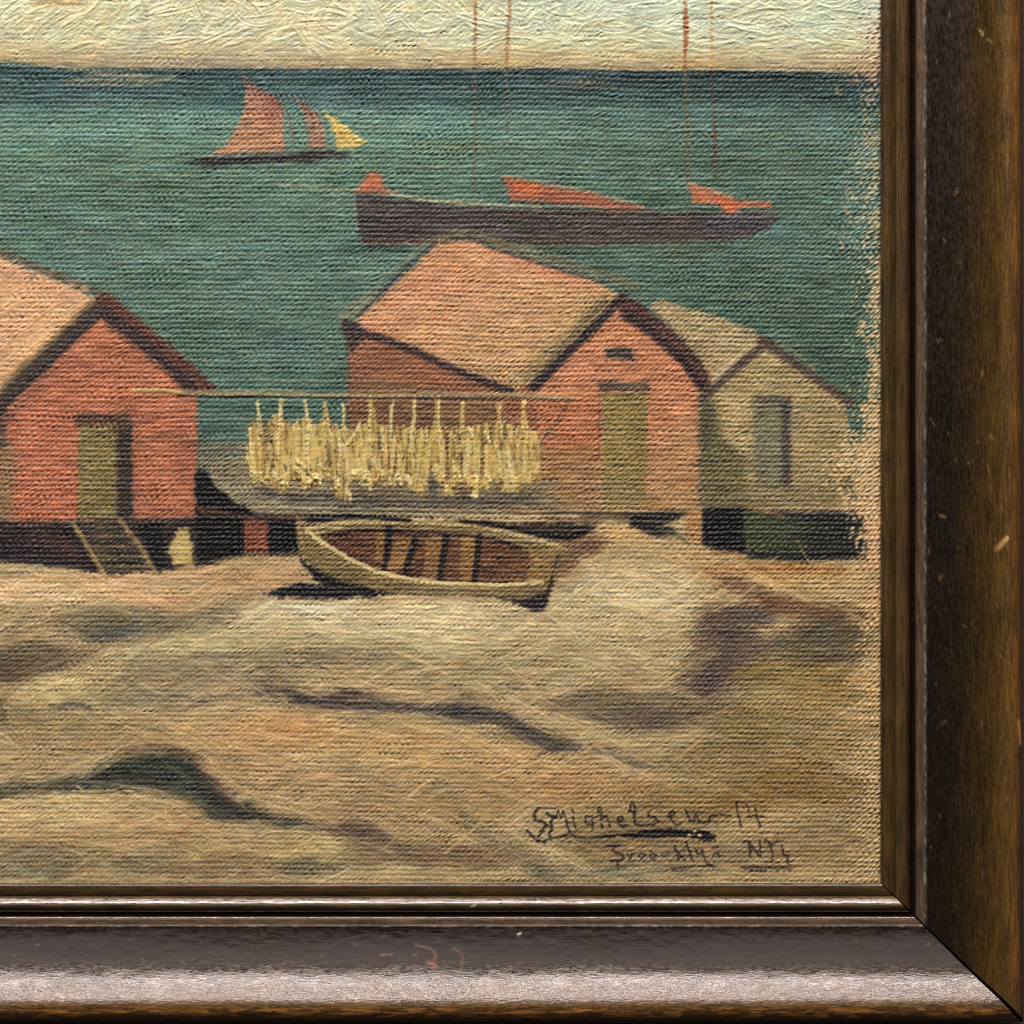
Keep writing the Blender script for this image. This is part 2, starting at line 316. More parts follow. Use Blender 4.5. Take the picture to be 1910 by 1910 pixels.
rk = (ID == R_ROCK)[..., None] * (.30 * (1 - .5 * sstep(1200, 1500, X)))[..., None]
C[:] = C * (1 - rk) + PALE * ((C @ np.array([.3, .6, .1], f32))[..., None] / .62) * rk
mr = np.array([176, 150, 108], f32) / 255; rk2 = (ID == R_ROCK)[..., None]
C[:] = np.where(rk2, mr + (C - mr) * 1.14, C)
lum = blur(C @ np.array([.3, .6, .1], f32), 14)
gyy, gxx = np.gradient(lum); rockm = (ID == R_ROCK).astype(f32); rockm = np.maximum(rockm - 0, 0); base = C.copy()
for i in range(7200):
    cx = rng.uniform(X0, X1); cy = rng.uniform(1000, Y1)
    if cx < -60 and rng.random() < .6: continue
    jj = min(np.searchsorted(ys, cy), ny - 1); ii = min(np.searchsorted(xs, cx), nx - 1)
    if rockm[jj, ii] < .5: continue
    g = (gxx[jj, ii], gyy[jj, ii]); ang = math.atan2(g[0], -g[1]) if abs(g[1]) + abs(g[0]) > 1e-5 else 0
    if ang > math.pi / 2: ang -= math.pi
    if ang < -math.pi / 2: ang += math.pi
    ang = max(-.7, min(.7, ang)) * .7 + rng.normal(0, .10)
    lt = base[jj, ii].mean()
    left = 1 - .55 * sstep(1150, 1400, cx)
    stroke(cx, cy, rng.uniform(28, 100), rng.uniform(4, 13), ang, cj=.038, curve=rng.normal(0, .07), a=.62, dry=.35, hb=(.22 + .85 * max(lt - .42, 0) * 2) * left, h0=.15 + .75 * max(lt - .45, 0) * 2 * left, mask=rockm, pick=base, bw=2.7, rim=.25 * left)
for (cx, cy, L, W, a_, cv) in [(60, 1092, 130, 14, .03, .03), (200, 1085, 180, 18, .28, -.12), (260, 1110, 150, 14, .2, .04), (30, 1100, 90, 10, 0, 0), (120, 1490, 170, 12, .05, -.16), (190, 1488, 130, 10, .12, -.18), (150, 1510, 120, 10, .5, -.1), (60, 1520, 130, 14, .06, 0), (500, 1150, 160, 12, -.12, .05),
                               (600, 1180, 120, 8, .1, 0), (820, 1150, 200, 14, .08, -.1), (960, 1160, 150, 12, .3, -.08), (1180, 1075, 220, 14, -.02, -.18), (1200, 1110, 200, 12, 0, -.15), (1100, 1170, 160, 10, .1, -.08), (1230, 1150, 140, 10, .25, -.1), (700, 1130, 140, 10, -.05, -.08)]:
    for q in range(4):
        stroke(cx + rng.normal(0, 9), cy + rng.normal(0, 7), L * rng.uniform(.6, 1), W * .6, a_ + rng.normal(0, .05), curve=cv, col=np.clip(base[min(np.searchsorted(ys, cy), ny - 1), min(np.searchsorted(xs, cx), nx - 1)] * 1.08, 0, 1), cj=.03, a=.7, dry=.15, hb=.6, h0=.4, mask=rockm)
for i in range(1500):        # thin ridged strokes, light and dark, along the forms
    cx = rng.uniform(-60, 1620); cy = rng.uniform(1045, Y1 - 4)
    jj = min(np.searchsorted(ys, cy), ny - 1); ii = min(np.searchsorted(xs, cx), nx - 1)
    if rockm[jj, ii] < .5: continue
    g = (gxx[jj, ii], gyy[jj, ii]); ang = math.atan2(g[0], -g[1]) if abs(g[1]) + abs(g[0]) > 1e-5 else 0
    if ang > math.pi / 2: ang -= math.pi
    if ang < -math.pi / 2: ang += math.pi
    ang = max(-.55, min(.55, ang)) + rng.normal(0, .09); lt = base[jj, ii].mean(); up = rng.random() < .35 + lt * .5
    right = sstep(1150, 1400, cx)
    if rng.random() < right * .6: continue
    c = base[jj, ii] * (1.18 if up else .86) + (np.array([.02, .025, .03]) if up else np.array([-.01, -.01, .012]))
    stroke(cx, cy, rng.uniform(30, 130), rng.uniform(2.6, 5.5), ang, col=np.clip(c, 0, 1), cj=.03, curve=rng.normal(0, .05), a=(.75 if up else .5), dry=.25, hb=.45, h0=(.85 if up else .2), mask=rockm, bw=2.2, rim=.35 if up else 0)
# bank strokes
for i in range(260):
    cx = rng.uniform(380, 1110); cy = rng.uniform(880, 965)
    stroke(cx, cy, rng.uniform(20, 60), rng.uniform(4, 9), rng.normal(0, .2), cj=.05, a=.5, dry=.4, hb=.15, h0=.1)

# ---- the small sailing boat
fill([(452, 136), (462, 150), (478, 166), (524, 190), (528, 215), (531, 287), (396, 289), (424, 268), (446, 232), (458, 196), (460, 165)], (190, 138, 98), R_SS[0], soft=2.5, col2=(176, 118, 94), axis=(430, 270, 500, 170), var=.12)
fill([(450, 134), (462, 146), (486, 166), (524, 188), (526, 206), (490, 186), (464, 172)], (150, 92, 78), None, soft=5, a=.8)
line([(459, 172), (457, 205), (444, 238), (424, 266)], 4, (188, 150, 92), a=.7)
line([(506, 190), (502, 225)], 12, (168, 96, 84), a=.4, soft=5)
for q in [((540, 225), (545, 240)), ((541, 232), (548, 262)), ((536, 215), (540, 222))]: line(q, 7, (140, 92, 84), a=.7, dry=.4)
line([(536, 205), (538, 285)], 14, (96, 136, 132), a=.4, soft=5)
fill([(550, 181), (572, 200), (590, 212), (604, 236), (608, 274), (574, 276), (572, 232), (562, 206)], (162, 122, 96), R_SS[1], soft=2.5, var=.12)
line([(562, 192), (580, 212)], 10, (136, 84, 76), a=.6, soft=3)
fill([(600, 203), (618, 216), (650, 240), (684, 265), (656, 278), (630, 277), (622, 248), (612, 222)], (206, 178, 92), R_SS[2], soft=2.5, var=.1)
line([(618, 222), (645, 240), (672, 262)], 4, (226, 202, 116), a=.8); line([(632, 240), (645, 262)], 4, (170, 140, 70), a=.7)
fill([(352, 303), (372, 294), (450, 290), (520, 285), (610, 279), (655, 284), (648, 292), (600, 299), (520, 304), (440, 308), (376, 313), (358, 309)], (66, 62, 64), R_SB, soft=2.5, var=.1)
line([(372, 292), (452, 287), (600, 278)], 5, (112, 116, 104), a=.8); line([(340, 304), (390, 306)], 4, (92, 92, 88), a=.6)
line([(380, 316), (520, 309), (620, 302)], 5, (74, 100, 88), a=.7); line([(450, 290), (540, 286)], 3, (150, 150, 124), a=.6)

# ---- the moored boat
fill([(662, 358), (700, 362), (740, 370), (830, 381), (905, 387), (1000, 389), (1150, 392), (1250, 396), (1340, 396), (1400, 394), (1450, 394), (1456, 403), (1432, 424), (1408, 440), (1370, 448), (1250, 455), (1100, 457), (900, 455), (676, 453), (668, 420), (664, 385)], (80, 72, 72), R_KT, soft=2.5, col2=(92, 80, 72), axis=(700, 400, 1300, 400), var=.14)
fill([(1300, 402), (1450, 400), (1430, 424), (1390, 442), (1330, 440), (1300, 425)], (82, 80, 92), None, soft=9, a=.8)
fill([(1340, 394), (1450, 392), (1452, 400), (1360, 406)], (96, 98, 94), None, soft=4, a=.8)
line([(662, 352), (700, 357), (735, 363), (790, 373), (850, 378), (940, 383), (1010, 386)], 4.5, (194, 180, 140), a=.95, thick=.4)
line([(1010, 386), (1150, 391), (1300, 392)], 4, (116, 116, 96), a=.6)
line([(663, 356), (661, 395), (667, 440)], 4, (140, 130, 100), a=.6)
line([(676, 452), (720, 452), (790, 452)], 6, (140, 78, 60), a=.9, dry=.2); line([(930, 455), (1060, 454), (1130, 456)], 4, (110, 62, 48), a=.6)
line([(690, 462), (800, 468)], 12, (48, 70, 64), a=.6, soft=5); line([(850, 458), (1350, 462)], 8, (84, 92, 66), a=.5, soft=4)
for m_, (pts, wd, cs, csea) in zip(R_KM, [([(888, -300), (887, 0), (885, 128), (886, 240), (885, 362)], 6.5, (170, 126, 72), (112, 100, 80)), ([(955, -260), (951, 0), (944, 128), (946, 245)], 7, (172, 122, 70), (96, 98, 82)),
                                        ([(1274, -320), (1277, 0), (1278, 128), (1281, 220), (1283, 342)], 7, (166, 104, 62), (116, 98, 66)), ([(1327, -150), (1327, 30), (1328, 128), (1333, 220), (1333, 335)], 5, (200, 158, 96), (104, 78, 60))]):
    up = [p for p in pts if p[1] <= 128]; dn = [p for p in pts if p[1] >= 128]
    line(up, wd, cs, m_, a=.85, dry=.35, soft=1.8); line(dn, wd * .95, csea, m_, a=.78, dry=.3, soft=2.2)
line([(1279, 22), (1280, 50), (1279, 100)], 8, (172, 92, 46), R_KM[2], a=.8, dry=.4); line([(1333, 225), (1334, 305)], 7, (112, 70, 56), a=.6, dry=.3)
fill([(667, 358), (674, 340), (688, 321), (706, 319), (713, 334), (717, 350), (738, 358), (715, 362)], (184, 104, 70), R_KF[0], soft=2.5, var=.15, thick=.4)
line([(695, 335), (708, 342)], 9, (206, 104, 62), a=.8)
fill([(938, 328), (965, 334), (1000, 340), (1060, 352), (1110, 362), (1170, 380), (1215, 392), (1170, 392), (1090, 384), (1010, 376), (952, 374), (946, 355)], (172, 98, 68), R_KF[1], soft=2.5, var=.12, thick=.3)
fill([(950, 334), (1000, 342), (1015, 352), (1000, 364), (965, 360)], (214, 104, 54), None, soft=4)
line([(940, 328), (1000, 338), (1080, 354), (1150, 370), (1200, 386)], 4, (178, 150, 112), a=.7); line([(950, 374), (1090, 382)], 4, (130, 60, 48), a=.7)
fill([(1283, 341), (1310, 350), (1345, 362), (1378, 374), (1440, 376), (1436, 388), (1385, 386), (1372, 398), (1352, 394), (1335, 382), (1292, 380), (1288, 360)], (192, 110, 72), R_KF[2], soft=2.5, var=.14, thick=.4)
fill([(1335, 372), (1380, 374), (1376, 392), (1354, 394)], (218, 104, 52), None, soft=4); line([(1284, 343), (1320, 352), (1365, 368)], 5, (206, 150, 106), a=.8)
for p in ((1560, 162), (1580, 352), (1577, 385), (1583, 398), (1571, 420), (1568, 448)): line([p, (p[0] + 3, p[1] + 14)], 6, (192, 148, 104), a=.75, dry=.4)

# ---- red boathouse on the left
fill([(-330, 640), (-40, 700), (0, 742), (30, 770), (30, 980), (-330, 940)], (172, 96, 66), R_A, soft=3, var=.1)
fill([(190, 575), (210, 590), (268, 640), (330, 695), (368, 732), (368, 968), (240, 974), (18, 976), (6, 770), (60, 712), (110, 660)], (196, 116, 82), R_A, soft=2.5, var=.16, col2=(190, 110, 76), axis=(100, 600, 300, 950))
fill([(18, 800), (120, 760), (140, 900), (120, 975), (18, 975)], (202, 114, 82), None, soft=16, a=.6)
fill([(-20, 800), (12, 800), (30, 860), (24, 975), (-20, 975)], (156, 124, 86), None, soft=7, a=.85)
fill([(-330, 560), (-190, 400),  (0, 481), (79, 511), (163, 550), (188, 566), (158, 600), (100, 655), (40, 715), (0, 752), (-330, 690)], (228, 176, 126), R_AR, soft=3, var=.08, thick=.2)
fill([(0, 481), (79, 511), (160, 550), (120, 562), (40, 524), (0, 506)], (216, 160, 122), None, soft=8, a=.7)
line([(-190, 392), (0, 470), (79, 502), (157, 536), (196, 552)], 15, (112, 98, 76), R_AR, a=.9, soft=4, dry=.2)
line([(172, 568), (130, 608), (70, 665), (0, 732)], 16, (132, 114, 74), a=.85, soft=4)
line([(190, 562), (150, 602), (90, 660), (30, 715), (-10, 760)], 20, (80, 68, 58), R_AB, a=.95, soft=3.5)
line([(196, 580), (150, 622), (90, 680), (20, 745), (-8, 775)], 11, (66, 52, 54), R_AB, a=.9, soft=3.5)
line([(100, 690), (50, 740), (0, 800)], 14, (132, 84, 74), a=.5, soft=6)
line([(6, 762), (0, 830)], 18, (84, 66, 68), a=.6, soft=6)
fill([(180, 552), (205, 545), (238, 575), (290, 620), (345, 668), (385, 705), (402, 724), (392, 732), (346, 730), (300, 690), (240, 640), (200, 610), (186, 585)], (112, 66, 52), R_AB2, soft=3, var=.15)
line([(190, 580), (235, 612), (290, 662), (340, 706), (356, 724)], 22, (78, 60, 60), a=.85, soft=5)
line([(205, 552), (260, 598), (330, 660)], 7, (120, 92, 70), a=.7, soft=3)
line([(215, 618), (265, 655), (320, 700)], 4, (180, 120, 74), a=.8)
for i in range(150):
    cx, cy = rng.uniform(-300, 170), rng.uniform(470, 740)
    jj = np.searchsorted(ys, cy); ii = np.searchsorted(xs, cx)
    if ID[jj, ii] == R_AR: stroke(cx, cy, rng.uniform(40, 90), rng.uniform(5, 11), -.72 + rng.normal(0, .08), cj=.035, a=.75, dry=.15, hb=.85, h0=.55, mask=(ID == R_AR), bw=3.4, rim=.8)
fill([(146, 792), (222, 792), (222, 968), (146, 970)], (138, 122, 70), R_AD, soft=2.5, var=.1)
fill([(138, 770), (244, 768), (246, 792), (140, 794)], (96, 70, 54), R_AD, soft=4, a=.9)
fill([(218, 792), (247, 788), (249, 970), (216, 970)], (74, 64, 58), R_AD, soft=4)
fill([(205, 792), (240, 794), (236, 812), (205, 808)], (100, 90, 56), None, soft=4, a=.7)
line([(252, 770), (256, 800), (254, 960)], 8, (154, 88, 68), a=.5, soft=4)
line([(284, 815), (330, 816), (368, 828)], 10, (142, 92, 68), a=.8, soft=4); line([(340, 830), (372, 834)], 8, (120, 88, 72), a=.7, soft=3)
line([(367, 740), (368, 830), (364, 960)], 4, (150, 110, 80), a=.6)
# under the boathouse
fill([(-330, 935), (18, 972), (240, 970), (366, 964), (366, 1048), (330, 1062), (200, 1072), (120, 1058), (0, 1046), (-330, 1000)], (70, 54, 54), R_AU, soft=3, var=.2)
line([(40, 978), (130, 974), (360, 968)], 8, (112, 84, 74), a=.7, soft=4); line([(60, 1000), (110, 1010), (140, 1040)], 20, (104, 62, 54), a=.6, soft=9); line([(0, 985), (12, 1035)], 20, (52, 54, 50), a=.6, soft=9)
fill([(364, 872), (384, 878), (402, 906), (440, 938), (476, 958), (556, 962), (556, 1036), (460, 1034), (364, 1060)], (46, 42, 42), R_AU, soft=3, var=.2)
line([(370, 948), (420, 958), (470, 966), (560, 964)], 7, (122, 72, 50), a=.85, soft=3); line([(372, 952), (400, 966)], 5, (150, 96, 60), a=.6)
fill([(455, 970), (500, 970), (500, 1032), (454, 1034)], (150, 84, 56), R_AP2, soft=2.5, var=.1)
line([(366, 1052), (460, 1036), (560, 1034)], 7, (134, 112, 78), a=.6, soft=3)
fill([(146, 975), (226, 970), (286, 1060), (206, 1076)], (92, 80, 62), R_AL, soft=3, var=.25)
for k_, yy in enumerate((1002, 1022, 1042, 1060)):
    line([(158 + 13 * k_, yy), (240 + 12 * k_, yy - 6)], 5, (146, 126, 84), R_AL, a=.8, dry=.3); line([(160 + 13 * k_, yy - 9), (240 + 12 * k_, yy - 14)], 6, (62, 54, 50), R_AL, a=.8)
line([(136, 976), (160, 1014), (182, 1050), (198, 1076)], 9, (170, 148, 84), R_AL, a=.95, thick=.4); line([(224, 970), (256, 1012), (290, 1066)], 9, (162, 138, 82), R_AL, a=.95, thick=.4)
fill([(256, 984), (300, 980), (310, 1030), (300, 1066), (284, 1048)], (48, 44, 52), None, soft=5, a=.8)
fill([(334, 984), (350, 984), (358, 1020), (358, 1052), (326, 1056), (314, 1030), (322, 1004)], (200, 174, 104), R_AP, soft=2.5, var=.15, thick=.4)

# ---- salmon boathouse
fill([(648, 606), (700, 620), (960, 724), (1000, 700), (1030, 690), (1012, 738), (1012, 958), (650, 930)], (158, 98, 66), R_B, soft=3, var=.12)
fill([(650, 700), (930, 740), (1000, 860), (1000, 935), (650, 925)], (132, 96, 62), None, soft=10, a=.75, var=.2)
fill([(1152, 572), (1175, 580), (1245, 640), (1306, 712), (1306, 950), (1306, 1012), (1278, 1008), (1276, 955), (1120, 950), (1008, 948), (1000, 722), (1050, 665)], (202, 130, 88), R_B, soft=2.5, var=.15, col2=(174, 140, 92), axis=(1150, 780, 1150, 970))
fill([(1010, 740), (1118, 740), (1118, 860), (1020, 880)], (190, 108, 68), None, soft=6, a=.7); fill([(1012, 840), (1100, 830), (1120, 880), (1120, 950), (1012, 950)], (160, 120, 74), None, soft=16, a=.75)
fill([(868, 447), (974, 482), (1053, 507), (1122, 530), (1156, 552), (1140, 572), (1060, 648), (990, 712), (960, 736), (880, 704), (780, 662), (680, 622), (664, 598), (720, 545), (812, 456)], (212, 150, 104), R_BR, soft=3, col2=(198, 158, 104), axis=(860, 500, 1010, 680), var=.07)
fill([(930, 460), (1110, 528), (1120, 545), (1000, 520)], (212, 134, 100), None, soft=10, a=.6)
line([(806, 452), (842, 434), (880, 434), (990, 470), (1084, 499), (1147, 520), (1182, 536)], 15, (122, 116, 84), R_BR, a=.85, soft=4, dry=.3)
line([(900, 458), (974, 481), (1053, 506), (1125, 528)], 6, (90, 62, 58), a=.75)
line([(812, 452), (760, 496), (716, 540), (668, 590)], 5, (78, 58, 58), R_BE, a=.95)
line([(800, 448), (745, 492), (700, 535), (634, 586)], 6, (150, 138, 104), a=.75, dry=.2); line([(700, 550), (660, 580), (636, 594)], 9, (190, 160, 108), a=.6, dry=.5, thick=.3)
line([(644, 602), (668, 618), (720, 634), (780, 658), (850, 690), (910, 714), (956, 732)], 16, (76, 56, 56), R_BE, a=.95, soft=3.5)
fill([(634, 598), (672, 602), (680, 632), (654, 660), (646, 640)], (80, 62, 62), R_BE, soft=4, a=.95)
line([(648, 652), (650, 700), (652, 740)], 5, (100, 92, 72), a=.7)
line([(1122, 560), (1070, 612), (1010, 668), (975, 705)], 18, (150, 130, 82), a=.8, soft=6)
line([(1160, 556), (1112, 606), (1060, 656), (996, 722)], 19, (68, 54, 54), R_BB, a=.95, soft=4)
line([(1130, 562), (1080, 612), (1000, 700)], 8, (104, 90, 64), R_BB, a=.8, soft=4)
fill([(1152, 552), (1185, 560), (1240, 602), (1290, 650), (1340, 705), (1330, 728), (1302, 728), (1268, 680), (1210, 628), (1160, 596)], (98, 60, 52), R_BB2, soft=3.5, var=.15)
line([(1168, 582), (1225, 626), (1280, 680), (1308, 720)], 13, (68, 50, 50), a=.8, soft=4); line([(1220, 608), (1270, 650), (1300, 690)], 3, (140, 104, 80), a=.5)
line([(1010, 672), (1150, 604)], 3, (200, 124, 80), a=0.01)
fill([(1130, 649), (1180, 650), (1182, 672), (1132, 670)], (86, 76, 66), R_BW, soft=2.5); line([(1146, 645), (1172, 647)], 4, (120, 96, 78), a=.7)
fill([(1122, 734), (1208, 734), (1204, 944), (1124, 946)], (152, 130, 66), R_BD, soft=3.5, col2=(150, 128, 76), axis=(1120, 750, 1120, 940), var=.09)
fill([(1170, 740), (1206, 740), (1200, 860), (1170, 860)], (136, 112, 62), None, soft=12, a=.6)
fill([(1114, 711), (1210, 712), (1212, 732), (1118, 731)], (98, 84, 66), R_BD, soft=3.5, a=.9); line([(1118, 738), (1118, 800), (1116, 860)], 4, (112, 70, 46), a=.7)
fill([(1240, 800), (1304, 760), (1304, 940), (1230, 950)], (188, 140, 90), None, soft=14, a=.6)

# ---- beige hut
fill([(1230, 558), (1320, 585), (1360, 598), (1414, 622), (1432, 640), (1420, 650), (1370, 696), (1330, 726), (1318, 690), (1280, 640), (1240, 600), (1210, 575)], (176, 154, 108), R_HR, soft=3.5, var=.12)
fill([(1427, 645), (1460, 660), (1505, 696), (1545, 724), (1578, 750), (1592, 945), (1308, 948), (1306, 736), (1320, 736), (1380, 685)], (176, 154, 102), R_H, soft=3, var=.1, col2=(158, 136, 90), axis=(1340, 800, 1560, 900))
fill([(1302, 738), (1340, 760), (1346, 810), (1390, 860), (1400, 948), (1306, 950)], (112, 102, 64), None, soft=8, a=.9, var=.15); fill([(1304, 740), (1335, 748), (1326, 830), (1306, 860)], (82, 86, 60), None, soft=6, a=.7)
line([(1408, 640), (1370, 672), (1330, 712)], 6, (206, 190, 152), a=.85, thick=.4)
line([(1427, 640), (1385, 676), (1345, 712), (1312, 742)], 17, (96, 78, 64), R_HB, a=.92, soft=3.5)
line([(1420, 634), (1500, 690), (1586, 752)], 19, (96, 78, 66), R_HB2, a=.92, soft=3.5, dry=.1); line([(1440, 640), (1500, 686)], 4, (84, 64, 54), a=.6)
line([(1448, 640), (1480, 655), (1520, 690)], 7, (166, 148, 104), a=.5)
fill([(1404, 756), (1456, 756), (1458, 912), (1406, 914)], (130, 124, 92), R_HD, soft=4, var=.1); fill([(1455, 752), (1474, 748), (1476, 912), (1458, 914)], (90, 82, 74), R_HD, soft=4)
fill([(1400, 738), (1476, 739), (1474, 754), (1402, 754)], (96, 84, 74), R_HD, soft=3.5, a=.9)
fill([(1310, 905), (1600, 900), (1610, 948), (1308, 952)], (128, 112, 74), None, soft=14, a=.6)

# dark hollow and green boat
fill([(1308, 948), (1392, 946), (1396, 1034), (1340, 1026), (1306, 1016)], (46, 42, 40), R_G, soft=3, var=.2)
fill([(1388, 946), (1440, 958), (1530, 960), (1612, 956), (1618, 1000), (1612, 1040), (1500, 1046), (1400, 1040), (1388, 1000)], (76, 88, 52), R_G, soft=3, col2=(50, 60, 50), axis=(1420, 990, 1560, 1000), var=.15)
line([(1440, 958), (1520, 960), (1608, 958)], 13, (60, 56, 62), a=.9, soft=4); line([(1388, 944), (1430, 954), (1462, 964)], 5, (160, 104, 56), a=.9, thick=.3)
line([(1398, 1036), (1480, 1040), (1612, 1034)], 14, (48, 44, 38), a=.8, soft=5); line([(1400, 985), (1450, 992), (1490, 986)], 8, (100, 116, 70), a=.6, soft=4); line([(1470, 1010), (1600, 1016)], 10, (50, 56, 46), a=.5, soft=4)
line([(1486, 1010), (1498, 1030), (1515, 1056)], 4, (172, 130, 80), a=.95, thick=.4)
for i in range(70):
    stroke(rng.uniform(1400, 1600), rng.uniform(968, 1030), rng.uniform(30, 70), 5, rng.normal(.08, .08), cj=.045, a=.55, dry=.5, hb=.12, h0=.1, mask=(ID == R_G))
# shore bits right of the rowing boat
line([(1010, 957), (1100, 957), (1190, 958), (1280, 957)], 5, (50, 44, 42), a=.95, soft=2); fill([(1170, 958), (1262, 954), (1278, 962), (1240, 976), (1262, 996), (1230, 1000), (1172, 984)], (58, 54, 48), None, soft=4, jit=4)
line([(1090, 962), (1170, 965)], 14, (96, 80, 64), a=.75, soft=5); line([(1225, 985), (1255, 995), (1285, 1012)], 8, (96, 104, 56), a=.8, dry=.3); line([(1200, 972), (1240, 972)], 5, (120, 122, 92), a=.6, dry=.4)
fill([(1282, 950), (1308, 950), (1308, 1014), (1286, 1008), (1278, 985)], (180, 132, 82), R_B, soft=3)
line([(1330, 1028), (1372, 1034), (1390, 1042)], 6, (170, 110, 60), a=.7)

# ---- wet edges: short strokes that drag neighbouring colours into each other
soft_ = blur(C[:, :], 1); ysel = ((Y > 128) & (Y < 1060) & (X > -60))[..., None] * .55
C[:] = C * (1 - ysel) + soft_ * ysel
bs = C.copy(); eg = np.abs(bs[1:-1, 2:] - bs[1:-1, :-2]).sum(-1) + np.abs(bs[2:, 1:-1] - bs[:-2, 1:-1]).sum(-1)
ej, ei = np.nonzero((eg > .16) & (Y[1:-1, 1:-1] > 132) & (Y[1:-1, 1:-1] < 1065) & (X[1:-1, 1:-1] > -60))
for k_ in rng.integers(0, len(ej), 4200):
    j_, i_ = ej[k_] + 1, ei[k_] + 1
    j2 = int(np.clip(j_ + rng.normal(0, 2.2), 0, ny - 1)); i2 = int(np.clip(i_ + rng.normal(0, 2.6), 0, nx - 1))
    gx_ = float(lum_(bs[j_, min(i_ + 2, nx - 1)]) - lum_(bs[j_, i_ - 2])); gy_ = float(lum_(bs[min(j_ + 2, ny - 1), i_]) - lum_(bs[j_ - 2, i_]))
    an = math.atan2(gx_, -gy_) if abs(gx_) + abs(gy_) > 1e-4 else 0
    stroke(xs[i_], ys[j_], rng.uniform(7, 24), rng.uniform(2.5, 5), an + rng.normal(0, .35), col=bs[j2, i2], cj=.022, a=.5, dry=.55, hb=.3, h0=.25, bw=2)

# ---- drying nets
fill([(640, 880), (1012, 880), (1040, 930), (1030, 954), (640, 956)], (134, 120, 88), None, soft=9, a=.9, var=.15)
fill([(470, 905), (560, 918), (640, 922), (760, 926), (860, 930), (1000, 915), (1010, 940), (700, 946), (560, 938), (480, 924)], (98, 92, 78), None, soft=8, a=.85, jit=6, var=.2)
line([(808, 895), (808, 925)], 14, (94, 92, 80), a=.9, soft=4)
net = [(458, 865), (461, 800), (470, 778), (484, 790), (500, 786), (520, 772), (545, 792), (572, 776), (592, 792), (610, 780), (632, 800), (660, 796), (690, 782), (716, 796), (735, 790), (770, 802), (816, 782), (845, 800), (880, 794), (930, 782), (960, 796), (1004, 806), (1014, 850), (1010, 890),
       (995, 905), (975, 898), (962, 922), (940, 916), (925, 900), (905, 912), (888, 926), (872, 905), (855, 900), (838, 928), (822, 905), (812, 886), (800, 890), (792, 924), (772, 918), (756, 898), (735, 906), (712, 900), (690, 912), (668, 896), (655, 900), (650, 932), (622, 928), (616, 900), (600, 895), (588, 914), (565, 916), (556, 895), (542, 900), (532, 924), (514, 920), (505, 900), (492, 906), (480, 900), (466, 888)]
fill(net, (140, 110, 66), R_N, soft=3, jit=5, a=.85, var=.3, thick=.15)
netm = (ID == R_N)
for (x0, y0, rx, ry, c, a_) in [(735, 860, 30, 55, (128, 92, 58), .6), (790, 850, 18, 60, (120, 86, 54), .7), (650, 800, 26, 30, (140, 98, 62), .55), (760, 790, 30, 26, (148, 98, 64), .6), (610, 860, 12, 50, (150, 112, 66), .5), (870, 800, 40, 26, (158, 116, 70), .55), (960, 810, 40, 30, (156, 112, 72), .55), (905, 860, 50, 40, (176, 146, 82), .4), (480, 850, 12, 50, (190, 150, 60), .6)]:
    s = box(x0 - rx, y0 - ry, x0 + rx, y0 + ry); al = np.clip(1.3 - np.hypot((X[s] - x0) / rx, (Y[s] - y0) / ry) * 1.3, 0, 1) * a_ * netm[s]
    C[s] = C[s] * (1 - al[..., None]) + np.array(c, f32) / 255 * al[..., None]
tops = [482, 524, 572, 606, 640, 692, 730, 775, 816, 862, 930, 975]
xc = 466.0
while xc < 1008:
    js = min(np.searchsorted(xs, xc), nx - 1); col_ = np.nonzero(netm[:, js])[0]
    yb = ys[col_[-1]] if len(col_) else 905; left = xc < 660
    wgt = vn(np.float64(xc / 17), np.float64(2.5), 212)
    for q in range(4 if left else 3):
        cc = np.array([(220, 194, 112), (230, 208, 136), (206, 174, 88), (188, 152, 74), (212, 180, 92)][rng.integers(0, 5)], f32) / 255
        y0_ = rng.uniform(775, 850); y1_ = min(yb + 2, y0_ + rng.uniform(35, 120))
        if wgt < .36 and q > 0: continue
        stroke(xc + rng.normal(0, 4), (y0_ + y1_) / 2, y1_ - y0_ + 10, rng.uniform(4.5, 9.5), math.pi / 2 + rng.normal(0, .07), col=cc, cj=.03, curve=rng.normal(0, .03), a=.92, dry=.12 if left else .28, hb=.7 if left else .45, h0=1.0 if left else .65, mask=netm, bw=2.4, rim=.5)
    xc += rng.uniform(5, 10)
for i in range(70):
    cx = rng.uniform(464, 1004); cy = rng.uniform(770, 895)
    stroke(cx, cy, rng.uniform(36, 80), rng.uniform(9, 15), math.pi / 2 + rng.normal(0, .12), col=np.array([(222, 196, 116), (206, 174, 92), (228, 206, 136)][i % 3], f32) / 255, cj=.03, a=.8, dry=.3, hb=.7, h0=.9 if cx < 680 else .55, mask=netm, bw=2.6, rim=.5)
for i in range(170):
    cx = rng.uniform(462, 1006); cy = rng.uniform(785, 915)
    c = np.array([(226, 204, 134), (176, 138, 70), (150, 110, 60), (236, 220, 160)][i % 4], f32) / 255
    stroke(cx, cy, rng.uniform(12, 34), rng.uniform(3, 6), math.pi / 2 + rng.normal(0, .35), col=c, cj=.03, a=.75, dry=.3, hb=.5, h0=.7, mask=netm, bw=2)
for tx in tops:
    yt = 738 + rng.uniform(0, 12)
    for q in range(rng.integers(2, 5)):
        dx = rng.normal(0, 5); line([(tx + rng.normal(0, 3), yt + rng.uniform(0, 8)), (tx + dx * .4, 772 + rng.normal(0, 5)), (tx + dx, 795 + rng.uniform(0, 50))], rng.uniform(3, 6.5), [(214, 188, 112), (226, 206, 140), (188, 156, 84)][q % 3], R_N, a=.85, dry=.25, thick=.9)
